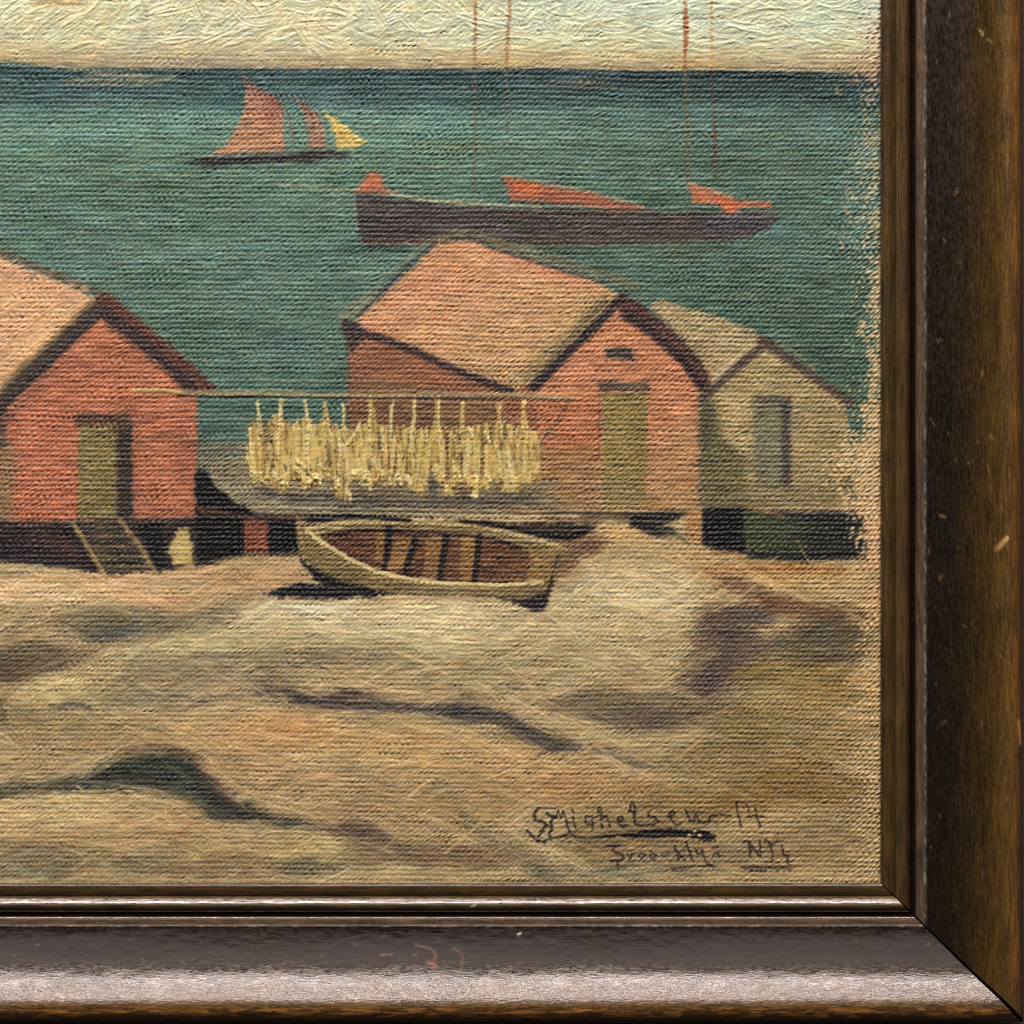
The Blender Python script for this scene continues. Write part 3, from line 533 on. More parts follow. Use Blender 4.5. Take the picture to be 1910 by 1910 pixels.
for (x0, y0, x1, y1) in [(634, 820, 630, 915), (742, 830, 745, 895), (648, 830, 672, 790), (712, 800, 714, 840), (470, 880, 466, 800), (523, 760, 517, 860), (573, 800, 575, 880), (845, 860, 846, 905), (904, 805, 912, 825), (876, 800, 880, 815), (688, 880, 690, 912), (888, 890, 890, 918), (950, 870, 952, 900), (492, 900, 497, 885), (555, 860, 600, 905)]:
    line([(x0, y0), (x1, y1)], 6, (230, 210, 138), R_N, a=.95, thick=1.3, dry=.1)
for i in range(130):
    cx = rng.uniform(464, 1008); js = np.searchsorted(xs, cx); col_ = np.nonzero(netm[:, js])[0]
    if len(col_) == 0: continue
    yb = ys[col_[-1]]; cy = yb - abs(rng.normal(0, 9)); wd_ = rng.uniform(4, 9)
    line([(cx, cy - rng.uniform(4, 16)), (cx + rng.normal(0, 5), cy)], wd_, [(222, 196, 116), (236, 218, 150), (206, 174, 94)][i % 3], None, a=.85, thick=1.0 if cx < 720 else .5, dry=.2, jit=2)
for i in range(160):
    cx = rng.uniform(470, 1000); cy = rng.uniform(790, 920)
    line([(cx, cy), (cx + rng.normal(0, 3), cy + rng.uniform(3, 12))], 2, (104, 74, 42), a=.7, thick=-.2)
line([(250, 729), (290, 727), (330, 732), (400, 734), (500, 733), (600, 737), (700, 737), (850, 736), (960, 737), (1062, 743)], 7.5, (176, 158, 112), R_NP, a=.9, dry=.12, thick=.7)
line([(248, 728), (290, 727), (335, 732)], 6, (206, 176, 96), R_NP, a=.95, thick=.8)
line([(330, 738), (424, 740), (480, 740)], 3, (40, 32, 30), a=.95, soft=1.2); line([(480, 740), (700, 743), (960, 742), (1060, 746)], 3, (74, 60, 52), a=.85)
line([(1062, 744), (1040, 782), (1008, 826)], 4.5, (124, 92, 62), R_NS, a=.85); line([(1066, 746), (1044, 786), (1012, 830)], 2, (84, 56, 42), a=.7)

# ---- rowing boat
fill([(492, 1108), (520, 1098), (556, 1088), (610, 1088), (700, 1100), (735, 1108), (680, 1114), (600, 1118), (520, 1114)], (54, 50, 52), R_ROCK, soft=3.5)
fill([(556, 960), (700, 964), (860, 972), (960, 976), (1100, 975), (1108, 990), (1060, 1012), (960, 998), (860, 982), (740, 974), (575, 980)], (66, 54, 44), None, soft=4, a=.9, jit=3)
line([(900, 975), (1000, 990), (1080, 996)], 14, (98, 66, 44), a=.6, soft=6); line([(1020, 968), (1120, 972)], 10, (120, 84, 60), a=.6, soft=5)
fill([(552, 972), (575, 978), (640, 968), (760, 968), (870, 974), (960, 990), (1056, 1020), (1050, 1050), (1030, 1096), (1012, 1134), (960, 1118), (830, 1110), (735, 1106), (640, 1100), (590, 1070), (560, 1034)], (140, 118, 72), R_RB, soft=2.5, var=.14)
fill([(596, 1000), (640, 988), (720, 986), (850, 994), (950, 1010), (988, 1030), (984, 1086), (900, 1088), (790, 1084), (700, 1062), (640, 1036)], (112, 68, 46), R_RI, soft=2.5, var=.3, col2=(122, 82, 50), axis=(640, 1030, 980, 1050))
fill([(986, 1018), (1044, 1030), (1034, 1090), (984, 1086)], (152, 118, 68), None, soft=4, a=.85, var=.1)
for r_, (xt, wd, yt, yb, sh) in zip(R_RT, [(702, 18, 986, 1060, -2), (735, 34, 1004, 1066, -14), (795, 32, 1000, 1078, -8), (860, 28, 1000, 1086, -4), (985, 10, 1022, 1088, 0)]):
    fill([(xt, yt), (xt + wd, yt), (xt + wd + sh, yb), (xt + sh, yb)], (150, 108, 56), r_, soft=2.5, var=.12)
    if r_ != R_RT[4]: line([(xt + wd + 6, yt), (xt + wd + sh + 1, yb)], 13, (58, 42, 36), a=.9, soft=2.5)
line([(600, 998), (660, 990), (720, 990), (850, 996), (930, 1008), (970, 1022)], 6, (58, 42, 36), a=.85); line([(984, 1024), (986, 1060)], 4, (80, 52, 36), a=.6)
line([(705, 1050), (716, 1058)], 8, (64, 46, 52), a=.7)
line([(572, 990), (600, 1012), (650, 1042), (700, 1066), (760, 1080), (830, 1088), (930, 1092), (1010, 1086)], 8, (228, 206, 144), R_RG, a=.95, thick=.8)
line([(572, 986), (620, 977), (680, 972), (760, 972), (850, 977), (930, 988), (1000, 1006), (1054, 1024)], 8, (208, 184, 126), R_RG, a=.9, thick=.6, dry=.2); line([(590, 994), (640, 984)], 4, (196, 172, 100), a=.8)
line([(556, 975), (560, 1010), (566, 1040)], 8, (160, 136, 80), a=.7); line([(690, 1072), (800, 1092), (920, 1096)], 4, (196, 168, 110), a=.6, dry=.3)
fill([(556, 1036), (580, 1056), (620, 1078), (680, 1094), (738, 1106), (690, 1110), (620, 1104), (586, 1082), (562, 1052)], (54, 50, 46), None, soft=3)
line([(620, 1062), (680, 1084), (760, 1098)], 16, (122, 104, 62), a=.5, soft=6); line([(740, 1106), (850, 1112), (950, 1112), (1000, 1106)], 9, (128, 108, 74), R_RB, a=.7, soft=4)
fill([(925, 1114), (975, 1118), (1008, 1108), (1026, 1100), (1018, 1134), (1002, 1142), (970, 1130)], (62, 54, 50), R_RB, soft=3)
line([(1042, 1034), (1036, 1064), (1024, 1098), (1014, 1130)], 8, (72, 56, 46), R_RB, a=.9, soft=2.5); line([(1042, 1048), (1032, 1080)], 2.5, (178, 150, 104), a=.9)
line([(1052, 1026), (1048, 1066)], 10, (132, 94, 60), a=.6, soft=5)

line([(582, 966), (640, 963), (700, 965), (764, 970)], 9, (44, 34, 30), a=.92, soft=2.5, jit=2)
line([(860, 972), (920, 979), (990, 992), (1050, 1002), (1092, 994)], 10, (52, 38, 30), a=.85, soft=3, jit=2); line([(980, 976), (1060, 984), (1110, 980)], 8, (70, 50, 38), a=.7, soft=3)
# ---- writing
def sig(u, v): return (950 + u / 3.473, 1470 + v / 3.473)
INK = (58, 48, 46)
def ink(pts, wd=3.4, rid=R_SG, a=.86, dry=.3, c=INK): line([sig(*p) for p in pts], wd + .9, c, rid, a=a, soft=1.2, dry=dry, thick=.1, jit=.7)
ink([(185, 128), (240, 134), (300, 130)], 3)
ink([(185, 132), (158, 170), (168, 205), (215, 218), (240, 238), (215, 262), (205, 290), (190, 310)], 6)
ink([(118, 272), (140, 305), (175, 335), (215, 345)], 4); ink([(175, 346), (230, 350), (255, 325), (310, 318), (370, 303)], 5)
ink([(240, 165), (275, 178), (300, 185)], 6); ink([(285, 190), (270, 222), (275, 262), (256, 300)], 6); ink([(300, 190), (318, 145), (335, 195), (348, 150), (366, 195), (376, 250), (392, 290), (440, 318), (500, 326), (600, 318), (700, 306)], 4)
ink([(412, 190), (418, 232), (430, 262)], 3.5); ink([(406, 140), (412, 158)], 4)
ink([(525, 185), (498, 182), (490, 215), (510, 236), (545, 232)], 3.5); ink([(536, 180), (538, 262)], 3)
ink([(578, 160), (572, 130), (590, 122), (596, 150), (592, 200), (602, 258)], 3.4); ink([(595, 200), (628, 182), (640, 215), (652, 250)], 3.6)
ink([(705, 218), (738, 205), (726, 180), (702, 190), (706, 232), (735, 252), (762, 238)], 3.6)
ink([(785, 145), (782, 98), (800, 92), (812, 130), (806, 190), (818, 230), (848, 244), (872, 236)], 3.8); ink([(770, 148), (820, 158)], 3)
ink([(925, 140), (900, 160), (902, 185), (945, 190), (962, 215), (930, 240), (892, 232)], 3.8)
ink([(1030, 182), (1070, 168), (1060, 142), (1038, 160), (1050, 210), (1080, 236), (1108, 232)], 3.6)
ink([(1140, 140), (1155, 175), (1172, 215), (1196, 206), (1208, 165), (1222, 205), (1246, 224), (1290, 218), (1300, 185)], 3.8)
ink([(1300, 182), (1360, 170), (1440, 178)], 3.2); ink([(1470, 90), (1474, 140), (1488, 190), (1502, 252)], 3.6)
ink([(1530, 100), (1545, 130), (1556, 160)], 3.2); ink([(1545, 185), (1590, 178), (1640, 182)], 3.2); ink([(1592, 130), (1604, 190), (1622, 245)], 3.8)
fill([sig(*p) for p in [(440, 326), (620, 308), (760, 290), (900, 266), (1060, 258), (1180, 264), (1300, 280), (1350, 305), (1340, 330), (1260, 348), (1200, 330), (1100, 318), (900, 326), (700, 318)]], (60, 50, 50), R_SG, soft=1.6, jit=1.5, var=.3)
for p in ((1195, 280), (1160, 302), (1228, 305)): line([sig(*p), sig(p[0] + 10, p[1])], 4.5, (206, 180, 112), None, thick=.4)
K2 = dict(rid=R_SG2, a=.9, dry=.2, c=(72, 58, 50))
ink([(630, 372), (715, 374)], 4, **K2); ink([(690, 375), (668, 400), (690, 420), (730, 425), (742, 455), (700, 470), (650, 470)], 4.5, **K2); ink([(698, 470), (705, 525)], 3.6, **K2)
ink([(760, 420), (784, 462), (790, 425), (820, 418)], 3, **K2); ink([(850, 418), (835, 440), (860, 455), (880, 430), (850, 418)], 3, **K2); ink([(925, 420), (908, 440), (930, 458), (955, 435), (925, 420)], 3, **K2); ink([(985, 420), (1010, 425), (1040, 420)], 3, **K2)
ink([(1068, 372), (1082, 410), (1098, 462)], 4, **K2); ink([(1130, 395), (1095, 425), (1140, 466)], 3.6, **K2); ink([(1145, 348), (1160, 400), (1185, 465)], 3.8, **K2)
ink([(1205, 395), (1222, 430), (1250, 420), (1248, 395), (1262, 450), (1285, 495), (1325, 508)], 3.6, **K2); ink([(1325, 508), (1200, 506), (1050, 522)], 3, **K2); ink([(1318, 440), (1330, 420), (1350, 415), (1362, 445)], 3.2, **K2); ink([(1310, 388), (1350, 380)], 3, **K2)
ink([(1512, 350), (1545, 345), (1556, 380), (1560, 445)], 4, **K2); ink([(1550, 350), (1590, 400), (1625, 445), (1622, 340)], 4, **K2); ink([(1660, 330), (1690, 370), (1740, 340)], 3.6, **K2); ink([(1690, 370), (1705, 425), (1700, 460)], 3.6, **K2)
ink([(1765, 370), (1775, 430), (1800, 440), (1805, 500)], 4, **K2); ink([(1500, 515), (1600, 514), (1720, 518), (1830, 516)], 4, **K2); ink([(1560, 535), (1660, 532)], 3, **K2)

for (rid_, ang_, sd, n_, L0, L1, w0, w1, cj_) in ((R_A, 0, .12, 520, 18, 60, 4, 9, .05), (R_B, 0, .12, 520, 18, 60, 4, 9, .05), (R_BR, .12, .2, 560, 20, 60, 4, 9, .05), (R_BR, -.8, .1, 120, 20, 60, 4, 7, .05), (R_H, .02, .15, 300, 14, 44, 4, 8, .05),
                                               (R_HR, .3, .2, 100, 14, 40, 4, 7, .05), (R_KT, .03, .05, 260, 20, 70, 4, 7, .035), (R_AD, 0, .2, 60, 10, 30, 4, 7, .05), (R_BD, 0, .2, 90, 10, 30, 4, 8, .05), (R_RI, .05, .3, 60, 10, 30, 3, 6, .05), (R_RB, .35, .2, 90, 14, 40, 3, 6, .05), (R_SS[0], -.2, .3, 70, 10, 30, 4, 7, .05)):
    jj_, ii_ = np.nonzero(ID == rid_); m_ = (ID == rid_)
    for k_ in rng.integers(0, len(jj_), n_):
        stroke(xs[ii_[k_]], ys[jj_[k_]], rng.uniform(L0, L1), rng.uniform(w0, w1), ang_ + rng.normal(0, sd), cj=cj_, a=.6, dry=.42, hb=.40, h0=.30, mask=m_, bw=2.4, rim=.15)

# ---- bare margin on the right, under the frame's lip
mw = 30 + 34 * fbm(Y / 60, Y * 0 + 3.1, 90, 3) + 48 * sstep(740, 830, Y) * (1 - sstep(930, 1000, Y)) - 6 * sstep(150, 260, Y) * (1 - sstep(360, 420, Y))
t = (X - (X1 - mw)) / 58 + .12 + 1.3 * (vn(X / 7, Y / 8, 93) - .5) + .9 * (vn(X / 22, Y / 26, 94) - .5) + .7 * (hwn - .5)
am = np.clip(sstep(.05, 1.0, t) * .95, 0, 1)
mc = grad([(-300, (206, 200, 170)), (0, (196, 190, 160)), (60, (190, 160, 130)), (140, (176, 140, 112)), (300, (150, 156, 124)), (450, (190, 168, 124)), (800, (208, 176, 124)), (900, (214, 178, 126)), (1020, (216, 170, 124)), (1100, (206, 160, 108)), (1300, (204, 172, 116)), (1650, (206, 176, 124))], Y)
C[:] = C * (1 - am[..., None]) + mc * am[..., None]; ID[am > .6] = R_MARG; T[:] *= (1 - am)
tl = (1 - sstep(0, 40, X - X0 + 20 * (vn(X / 6, Y / 9, 95) - .5)))
C[:] = C * (1 - .6 * tl[..., None]) + np.array([.8, .68, .5], f32) * .6 * tl[..., None]
# dry scumble: warm fabric showing here and there, and general pigment mottling
C *= (1 + .16 * (fbm(X / 5, Y / 3, 97, 2) - .5) + .14 * (fbm(X / 24, Y / 10, 99, 3) - .5) * 1.4)[..., None]
hue = (fbm(X / 16, Y / 7, 103, 3) - .5)[..., None]
C += hue * np.array([.07, 0, -.08], f32)
# little stray scratches and fibres caught in the paint
for i in range(420):
    cx = rng.uniform(0, 1620); cy = rng.uniform(130, 1640); a_ = rng.normal(-.5, .45); L = rng.uniform(6, 26)
    jj = np.searchsorted(ys, cy); ii = np.searchsorted(xs, cx); c = np.clip(C[jj, ii] * 1.35 + .05, 0, 1) * 255
    line([(cx, cy), (cx + L * .5 * math.cos(a_), cy + L * .5 * math.sin(a_) - rng.uniform(0, 1.5)), (cx + L * math.cos(a_), cy + L * math.sin(a_))], 1.7, c, a=.6, thick=.55, soft=1.2, jit=.4)

# ---- relief of the canvas and the paint film
fillin = np.clip(1.05 - .95 * np.clip(T, 0, 1), .16, 1)
WAMP = 2.4
fillin = fillin * (.62 + .76 * fbm(X / 55, Y / 26, 115, 4))
H = HW * WAMP * fillin + T * 1.25
H = H + .85 * (fbm(X / 3.4, Y / 2.7, 110, 2) - .5) + .22 * (rng.random(H.shape).astype(f32) - .5) + 3 * (fbm(X / 500, Y / 400, 120, 2) - .5)
# old varnish: everything pulled a little toward a warm grey-gold, and gently lifted
OLD = np.array([168, 150, 112], f32) / 255
lumC = (C @ np.array([.3, .6, .1], f32))[..., None]
C = C * .87 + OLD * (lumC / .6) * .13
C = np.clip(C, 0.01, 1)
lin = np.where(C <= .04045, C / 12.92, ((C + .055) / 1.055) ** 2.4)
GAIN = 0.86
lumL = np.maximum((lin @ np.array([.3, .6, .1], f32))[..., None], .004)
lin = lin * np.maximum(1 - .024 * (1 - sstep(.06, .45, lumL)) / lumL, .12)
lin = lin * (1 + .16 * (rng.random(lin.shape[:2]).astype(f32) - .5))[..., None]
lin = np.clip(lin * GAIN, 0.0025, .92)      # old darks are very deep; the gloss adds its own light

# ================================================================= materials
def paint_mat():
    m = bpy.data.materials.new('oil_paint'); m.use_nodes = True; nt = m.node_tree; b = nt.nodes['Principled BSDF']
    a = nt.nodes.new('ShaderNodeAttribute'); a.attribute_name = 'paint'
    nt.links.new(a.outputs['Color'], b.inputs['Base Color'])
    tc = nt.nodes.new('ShaderNodeTexCoord'); n = nt.nodes.new('ShaderNodeTexNoise'); n.inputs['Scale'].default_value = 2600; n.inputs['Detail'].default_value = 2
    nt.links.new(tc.outputs['Object'], n.inputs['Vector'])
    r = nt.nodes.new('ShaderNodeMapRange'); r.inputs['To Min'].default_value = .36; r.inputs['To Max'].default_value = .62
    nt.links.new(n.outputs['Fac'], r.inputs['Value']); nt.links.new(r.outputs['Result'], b.inputs['Roughness'])
    bp = nt.nodes.new('ShaderNodeBump'); bp.inputs['Strength'].default_value = .35; bp.inputs['Distance'].default_value = .00006
    nt.links.new(n.outputs['Fac'], bp.inputs['Height']); nt.links.new(bp.outputs['Normal'], b.inputs['Normal'])
    b.inputs['Specular IOR Level'].default_value = .36
    return m
M_PAINT = paint_mat()

def wood_mat():
    m = bpy.data.materials.new('varnished_frame'); m.use_nodes = True; nt = m.node_tree; b = nt.nodes['Principled BSDF']
    N = nt.nodes.new; Lk = nt.links.new
    a = N('ShaderNodeAttribute'); a.attribute_name = 'paint'
    g = N('ShaderNodeAttribute'); g.attribute_name = 'grit'
    tc = N('ShaderNodeTexCoord')
    mp = N('ShaderNodeMapping'); mp.inputs['Scale'].default_value = (.55, 1.9, 1.9); Lk(tc.outputs['Object'], mp.inputs['Vector'])
    n1 = N('ShaderNodeTexNoise'); n1.inputs['Scale'].default_value = 1500; n1.inputs['Detail'].default_value = 3; n1.inputs['Roughness'].default_value = .65; Lk(mp.outputs[0], n1.inputs['Vector'])
    mp2 = N('ShaderNodeMapping'); mp2.inputs['Scale'].default_value = (.08, 1, 1); Lk(tc.outputs['Object'], mp2.inputs['Vector'])
    n2 = N('ShaderNodeTexNoise'); n2.inputs['Scale'].default_value = 2600; n2.inputs['Detail'].default_value = 3; Lk(mp2.outputs[0], n2.inputs['Vector'])
    # fine grain in the colour
    r = N('ShaderNodeMapRange'); r.inputs['From Min'].default_value = .3; r.inputs['From Max'].default_value = .7; r.inputs['To Min'].default_value = .55; r.inputs['To Max'].default_value = 1.5; Lk(n2.outputs['Fac'], r.inputs['Value'])
    mx = N('ShaderNodeVectorMath'); mx.operation = 'SCALE'; Lk(a.outputs['Color'], mx.inputs[0]); Lk(r.outputs[0], mx.inputs['Scale'])
    n3 = N('ShaderNodeTexNoise'); n3.inputs['Scale'].default_value = 1500; n3.inputs['Detail'].default_value = 4; n3.inputs['Roughness'].default_value = .7; Lk(mp.outputs[0], n3.inputs['Vector'])
    r3 = N('ShaderNodeMapRange'); r3.inputs['From Min'].default_value = .50; r3.inputs['From Max'].default_value = .60; Lk(n3.outputs['Fac'], r3.inputs['Value'])
    w3 = N('ShaderNodeAttribute'); w3.attribute_name = 'wear'
    m3 = N('ShaderNodeMath'); m3.operation = 'MULTIPLY'; Lk(r3.outputs[0], m3.inputs[0]); Lk(w3.outputs['Fac'], m3.inputs[1])
    mc3 = N('ShaderNodeMix'); mc3.data_type = 'RGBA'; Lk(m3.outputs[0], mc3.inputs[0]); Lk(mx.outputs[0], mc3.inputs[6]); mc3.inputs[7].default_value = (.24, .115, .06, 1)
    Lk(mc3.outputs[2], b.inputs['Base Color'])
    rr = N('ShaderNodeMapRange'); rr.inputs['From Min'].default_value = .36; rr.inputs['From Max'].default_value = .60; rr.inputs['To Min'].default_value = .13; rr.inputs['To Max'].default_value = .34; Lk(n1.outputs['Fac'], rr.inputs['Value'])
    Lk(rr.outputs[0], b.inputs['Roughness'])
    b1 = N('ShaderNodeBump'); b1.inputs['Distance'].default_value = .00017; Lk(g.outputs['Fac'], b1.inputs['Strength']); Lk(n1.outputs['Fac'], b1.inputs['Height'])
    b2 = N('ShaderNodeBump'); b2.inputs['Distance'].default_value = .00005; b2.inputs['Strength'].default_value = .35; Lk(n2.outputs['Fac'], b2.inputs['Height']); Lk(b1.outputs['Normal'], b2.inputs['Normal'])
    Lk(b2.outputs['Normal'], b.inputs['Normal'])
    b.inputs['Specular IOR Level'].default_value = .66; b.inputs['Specular Tint'].default_value = (1, .90, .88, 1)
    return m
M_WOOD = wood_mat()

def plain(name, col, rough):
    m = bpy.data.materials.new(name); m.use_nodes = True; nt = m.node_tree; b = nt.nodes['Principled BSDF']
    n = nt.nodes.new('ShaderNodeTexNoise'); n.inputs['Scale'].default_value = 90; n.inputs['Detail'].default_value = 6
    r = nt.nodes.new('ShaderNodeValToRGB'); r.color_ramp.elements[0].color = (*[c * .7 for c in col], 1); r.color_ramp.elements[1].color = (*[c * 1.3 for c in col], 1)
    nt.links.new(n.outputs['Fac'], r.inputs['Fac']); nt.links.new(r.outputs['Color'], b.inputs['Base Color']); b.inputs['Roughness'].default_value = rough
    return m

# ================================================================= mesh building
def mesh_from_grid(name, P, colr, faces, mat, parent, extra=None, linear=None):
    """P (n,3) points, colr (n,3) linear colour, faces (m,4)"""
    used, inv = np.unique(faces.ravel(), return_inverse=True)
    V = P[used]; F = inv.reshape(-1, 4).astype(np.int32)
    me = bpy.data.meshes.new(name)
    me.vertices.add(len(V)); me.vertices.foreach_set('co', V.astype(f32).ravel())
    me.loops.add(F.size); me.loops.foreach_set('vertex_index', F.ravel())
    me.polygons.add(len(F)); me.polygons.foreach_set('loop_start', np.arange(0, F.size, 4, dtype=np.int32))
    me.polygons.foreach_set('use_smooth', np.ones(len(F), bool))
    me.update(calc_edges=True)
    at = me.attributes.new('paint', 'FLOAT_COLOR', 'POINT')
    c4 = np.ones((len(V), 4), f32); c4[:, :3] = colr[used]; at.data.foreach_set('color', c4.ravel())
    if extra is not None:
        e = me.attributes.new('grit', 'FLOAT', 'POINT'); e.data.foreach_set('value', extra[0][used].astype(f32))
        e = me.attributes.new('wear', 'FLOAT', 'POINT'); e.data.foreach_set('value', extra[1][used].astype(f32))
    me.materials.append(mat)
    o = bpy.data.objects.new(name, me); COL.objects.link(o)
    if parent is not None: o.parent = parent
    return o

root = bpy.data.objects.new('framed_painting', None); COL.objects.link(root)
root['label'] = 'framed oil painting of red boathouses, boats and rocky shore in a dark brown moulded frame'
root['category'] = 'painting'

P = np.stack([(X - 955) * S, -H * S, (955 - Y) * S], -1).reshape(-1, 3)
idx = np.arange(ny * nx, dtype=np.int64).reshape(ny, nx)
quads = np.stack([idx[1:, :-1], idx[1:, 1:], idx[:-1, 1:], idx[:-1, :-1]], -1).reshape(-1, 4)
fid = ID[:-1, :-1].reshape(-1)
LC = lin.reshape(-1, 3)
objs = {}
for i, (nm_, par, lab) in enumerate(info):
    sel = quads[fid == i]
    if len(sel) == 0: print('EMPTY', nm_, i); continue
    o = mesh_from_grid(nm_, P, LC, sel, M_PAINT, objs[par] if par is not None else root)
    if lab: o['label'] = lab
    objs[i] = o

# ================================================================= frame rails
# moulding profile: (distance from the sight edge, height above the canvas)
prof = [(0, -14), (0, 0), (0, 9), (.4, 9.8), (3.6, 12.2), (4.6, 12.9), (8, 13.2), (14, 13.0), (22, 13.2), (24.5, 11.5), (26, 13)]
hb_ = 13.0; db_ = 26.0
while db_ < 57.5:
    tl_ = float(np.interp(db_ + .5, [26, 27.5, 29.5, 33, 36.5, 39, 42, 46, 50, 54, 57.5], [70, 46, 37, 35, 32.5, 22, 6, -18, -36, -55, -76]))
    hb_ += math.tan(math.radians(tl_)); db_ += 1.0; prof.append((db_, max(hb_, 8.2)))
prof += [(58.5, 8), (60, 7.5), (61.2, 13), (62.5, 21), (65, 23.5), (70, 24), (76, 24.2), (79.5, 24.6), (81, 25.8), (82.3, 24.6)]
hh = 24.4; dd = 82.5
def tilt(d):
    return float(np.interp(d, [82, 90, 110, 138, 158, 176, 192, 206, 217, 226, 234, 242, 250, 257, 262], [8, 10, 13, 17, 22, 28, 33, 34, 27, 13, -6, -22, -42, -66, -85]))
while dd < 262:
    st = 2.5 if dd < 215 else 1.5
    hh += math.tan(math.radians(tilt(dd + st / 2))) * st; dd += st; prof.append((dd, hh))
prof += [(263.5, hh - 12), (264, hh - 30), (264, -40), (264, -120)]
# resample long spans
pd = np.array(prof, float)
Dpx = D / S
# the distances above are as seen from the front; move raised points inward to keep the seen width
def world_d(d, h, centre):           # centre = distance of the sight edge from the view axis
    return (centre + d) * (Dpx - h) / Dpx - centre

NP = len(pd)
def rail(length_a, length_b, loc, rot, name, fine, centre, seed):
    """local x along the rail (from -length_a-d to +length_b+d), local y = outward, local z = height"""
    n = int((length_a + length_b) / (4.0 if fine else 30.0))
    s = np.linspace(0, 1, n)
    d = pd[:, 0]; h = pd[:, 1]
    wd = world_d(d, h, Y1 - 955)
    gap = .8 + np.clip(d, 0, 300) * .030 + 1.6 * vn(d / 13.0, d * 0 + .5, seed + 31) + .9 * vn(d / 3.1, d * 0 + .5, seed + 33)
    xa = -length_a - wd + gap * .5; xb = length_b + wd - gap * .5
    XX = xa[:, None] * (1 - s) + xb[:, None] * s
    DD = np.repeat(wd[:, None], n, 1); HH = np.repeat(h[:, None], n, 1); dq = np.repeat(d[:, None], n, 1)
    # slight waviness of hand-finished wood
    top = sstep(-5, 6, HH)
    HH = HH + top * (1.6 * (fbm(XX / 230, DD / 50, seed, 2) - .5) + .5 * (fbm(XX / 16, DD / 9, seed + 5, 2) - .5))
    # colour: dark walnut varnish, ruddier and golden where rubbed; groove and cove shade painted in
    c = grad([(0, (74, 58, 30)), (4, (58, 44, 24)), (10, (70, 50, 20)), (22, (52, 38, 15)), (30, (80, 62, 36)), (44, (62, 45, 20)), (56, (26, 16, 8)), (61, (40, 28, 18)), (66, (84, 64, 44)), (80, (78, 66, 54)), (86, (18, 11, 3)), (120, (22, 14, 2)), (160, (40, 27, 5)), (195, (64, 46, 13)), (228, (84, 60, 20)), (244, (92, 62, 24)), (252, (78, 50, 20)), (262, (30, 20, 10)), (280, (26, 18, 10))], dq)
    mo = fbm(XX / 60, dq / 16, seed + 11, 4)[..., None]
    c = c * (1 + .5 * (mo - .5)) + (fbm(XX / 90, dq / 9, seed + 13, 3)[..., None] - .5) * np.array([.06, .03, .0], f32)
    # worn gold and bare wood on the outer crest
    wr = sstep(.54, .60, fbm(XX / 30, dq / 3.2, seed + 17, 5)) * sstep(228, 238, dq) * (1 - sstep(248, 254, dq)) * (1.0 if name in ('bottom', 'top') else .12)
    c = c * (1 - .8 * wr[..., None]) + np.array([196, 132, 62], f32) / 255 * .8 * wr[..., None]
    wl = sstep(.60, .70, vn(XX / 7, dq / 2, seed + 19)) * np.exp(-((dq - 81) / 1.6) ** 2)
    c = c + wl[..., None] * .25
    grit = .04 + .54 * sstep(110, 215, dq + 60 * (fbm(XX / 26, dq / 9, seed + 23, 4) - .5)) ** 1.5 * (1 - .3 * sstep(232, 250, dq)) + .12 * sstep(60, 64, dq) * (1 - sstep(80, 84, dq))
    return dict(XX=XX, DD=DD, HH=HH, c=c, grit=grit, n=n, d=d, dq=dq, loc=loc, rot=rot, name=name)

def dab(r, pts, wd, col, a=.9):
    d = np.full(r['XX'].shape, 1e9)
    for (ax, ay), (bx, by) in zip(pts[:-1], pts[1:]):
        ex, ey = bx - ax, by - ay; L = ex * ex + ey * ey + 1e-9
        t = np.clip(((r['XX'] - ax) * ex + (r['dq'] - ay) * ey) / L, 0, 1)
        d = np.minimum(d, np.hypot(r['XX'] - ax - t * ex, r['dq'] - ay - t * ey))
    al = ((1 - sstep(wd / 2 - 1, wd / 2 + 1.6, d + 1.5 * (vn(r['XX'] / 4, r['dq'] / 4, 3) - .5))) * a)[..., None]
    r['c'] = r['c'] * (1 - al) + np.array(col, f32) / 255 * al

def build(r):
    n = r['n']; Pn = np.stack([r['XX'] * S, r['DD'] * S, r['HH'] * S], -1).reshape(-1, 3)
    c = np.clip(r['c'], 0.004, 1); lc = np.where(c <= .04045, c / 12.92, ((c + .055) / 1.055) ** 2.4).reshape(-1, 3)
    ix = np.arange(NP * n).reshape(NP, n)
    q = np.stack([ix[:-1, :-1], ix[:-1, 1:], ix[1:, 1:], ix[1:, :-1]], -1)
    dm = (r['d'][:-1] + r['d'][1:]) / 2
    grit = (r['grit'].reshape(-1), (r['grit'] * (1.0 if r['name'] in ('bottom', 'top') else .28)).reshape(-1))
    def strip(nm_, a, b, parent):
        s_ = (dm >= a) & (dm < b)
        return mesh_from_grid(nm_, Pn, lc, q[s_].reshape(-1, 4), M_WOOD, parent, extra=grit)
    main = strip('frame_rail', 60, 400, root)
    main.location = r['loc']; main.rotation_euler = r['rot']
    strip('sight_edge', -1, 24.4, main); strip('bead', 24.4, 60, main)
    # closed mitre ends and back, so the rail is a solid moulding
    for e in (0, n - 1):
        row = [tuple(Pn[ix[k, e]]) for k in range(NP)]; vs = row + [(row[0][0], row[0][1], -0.012)]
        f_ = list(range(NP + 1)); me = bpy.data.meshes.new('mitre_end'); me.from_pydata(vs, [], [f_ if e == 0 else f_[::-1]]); me.materials.append(M_RAW)
        o = bpy.data.objects.new('mitre_end', me); COL.objects.link(o); o.parent = main
    return main
M_RAW = plain('raw_dark_wood', (.012, .008, .005), .9)

cw = (X1 + X0) / 2; ch = (Y0 + Y1) / 2; hwid = (X1 - X0) / 2; hhei = (Y1 - Y0) / 2
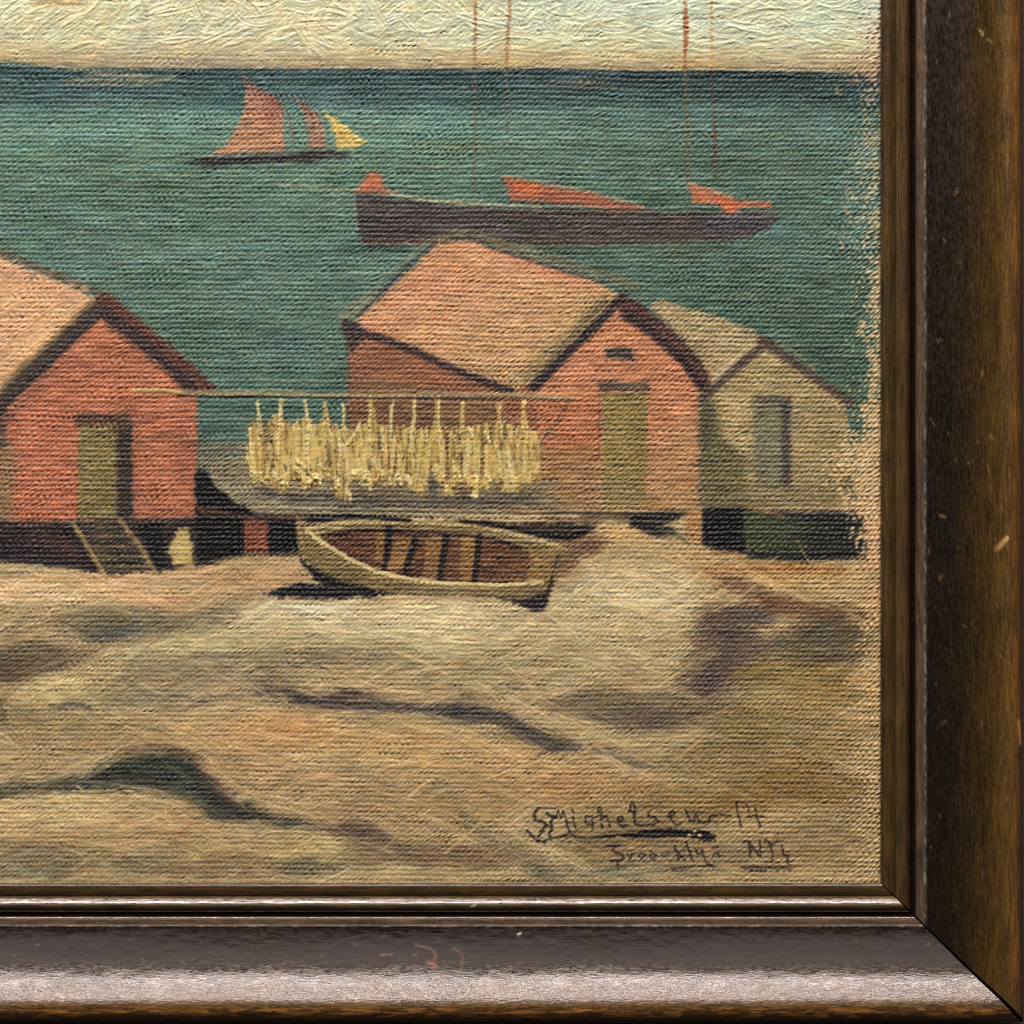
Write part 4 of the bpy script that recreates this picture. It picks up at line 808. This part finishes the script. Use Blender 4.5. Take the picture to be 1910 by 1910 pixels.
# local frames: x along, y outward, z toward the viewer (-Y world)
from mathutils import Matrix
def eul(xa, ya, za):
    return Matrix((xa, ya, za)).transposed().to_euler()
zl = (0, -1, 0)
def wpos(x, y): return ((x - 955) * S, 0, (955 - y) * S)
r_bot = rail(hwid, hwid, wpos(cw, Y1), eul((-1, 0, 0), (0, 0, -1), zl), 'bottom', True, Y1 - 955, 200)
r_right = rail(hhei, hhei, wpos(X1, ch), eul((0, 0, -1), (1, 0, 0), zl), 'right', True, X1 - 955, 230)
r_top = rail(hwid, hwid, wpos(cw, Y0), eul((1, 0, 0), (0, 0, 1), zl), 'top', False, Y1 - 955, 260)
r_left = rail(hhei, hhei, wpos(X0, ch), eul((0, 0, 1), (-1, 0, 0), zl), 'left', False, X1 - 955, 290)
for r_ in (r_bot, r_right, r_top, r_left):
    M3 = Matrix(( (1,0,0),(0,1,0),(0,0,1)))
def bx_(x): return -(x - cw)          # photo x -> local x on the bottom rail
def ry_(y): return (y - ch)           # photo y -> local x on the right rail
dab(r_bot, [(bx_(780), 118), (bx_(800), 122), (bx_(810), 132), (bx_(806), 146), (bx_(798), 152)], 4.0, (150, 96, 70), .6)
dab(r_bot, [(bx_(796), 148), (bx_(808), 154)], 8, (160, 100, 72), .6)
dab(r_bot, [(bx_(843), 122), (bx_(856), 130), (bx_(860), 140), (bx_(856), 158)], 5, (138, 88, 68), .55)
dab(r_bot, [(bx_(704), 134), (bx_(728), 134)], 2, (160, 110, 76)); dab(r_bot, [(bx_(963), 96), (bx_(967), 94)], 3.2, (220, 214, 204)); dab(r_bot, [(bx_(878), 44), (bx_(884), 40)], 2.6, (170, 160, 140))
dab(r_right, [(ry_(1022), 212), (ry_(1012), 219), (ry_(1002), 228)], 7, (206, 160, 100)); dab(r_right, [(ry_(1024), 208), (ry_(1016), 212)], 6, (150, 104, 62)); dab(r_right, [(ry_(1340), 250), (ry_(1385), 254)], 5, (170, 116, 66))
dab(r_right, [(ry_(62), 178), (ry_(66), 184), (ry_(74), 184)], 2.2, (170, 150, 110)); dab(r_right, [(ry_(80), 192), (ry_(86), 200)], 3.2, (130, 104, 62)); dab(r_right, [(ry_(962), 108), (ry_(964), 118)], 2, (120, 90, 56))
for r_, c0 in ((r_bot, bx_), (r_right, ry_)):
    for i in range(46):
        x0 = rng.uniform(0, 1900); d0 = rng.uniform(86, 235); a_ = rng.uniform(0, 6.28); L = rng.uniform(3, 16)
        dab(r_, [(c0(x0), d0), (c0(x0) + L * math.cos(a_), d0 + L * .6 * math.sin(a_))], rng.uniform(1.5, 2.4), (132, 102, 66), a=.65)
    for x0 in np.linspace(40, 1850, 14):
        x0 += rng.normal(0, 40); dab(r_, [(c0(x0), 243), (c0(x0) + rng.uniform(20, 90), 244)], rng.uniform(3, 8), (190, 124, 58), a=(.6 if r_ is r_bot else .12))
for r_ in (r_bot, r_right, r_top, r_left): build(r_)

def box_obj(name, x0, x1, y0, y1, z0, z1, mat, parent):
    v = [(x, y, z) for x in (x0, x1) for y in (y0, y1) for z in (z0, z1)]
    f = [(0, 1, 3, 2), (4, 6, 7, 5), (0, 4, 5, 1), (2, 3, 7, 6), (0, 2, 6, 4), (1, 5, 7, 3)]
    me = bpy.data.meshes.new(name); me.from_pydata(v, [], f); me.materials.append(mat); me.update()
    o = bpy.data.objects.new(name, me); COL.objects.link(o); o.parent = parent; return o
box_obj('backing_board', (X0 - 200 - 955) * S, (X1 + 200 - 955) * S, .0015, .004, (955 - Y1 - 200) * S, (955 - Y0 + 200) * S, M_RAW, root)
wall = box_obj('wall', -1.5, 1.5, .0125, .05, -1.5, 1.5, plain('dark_wall', (.05, .04, .03), .8), None); wall['kind'] = 'structure'
print('tris', 2 * len(quads), nx, ny)
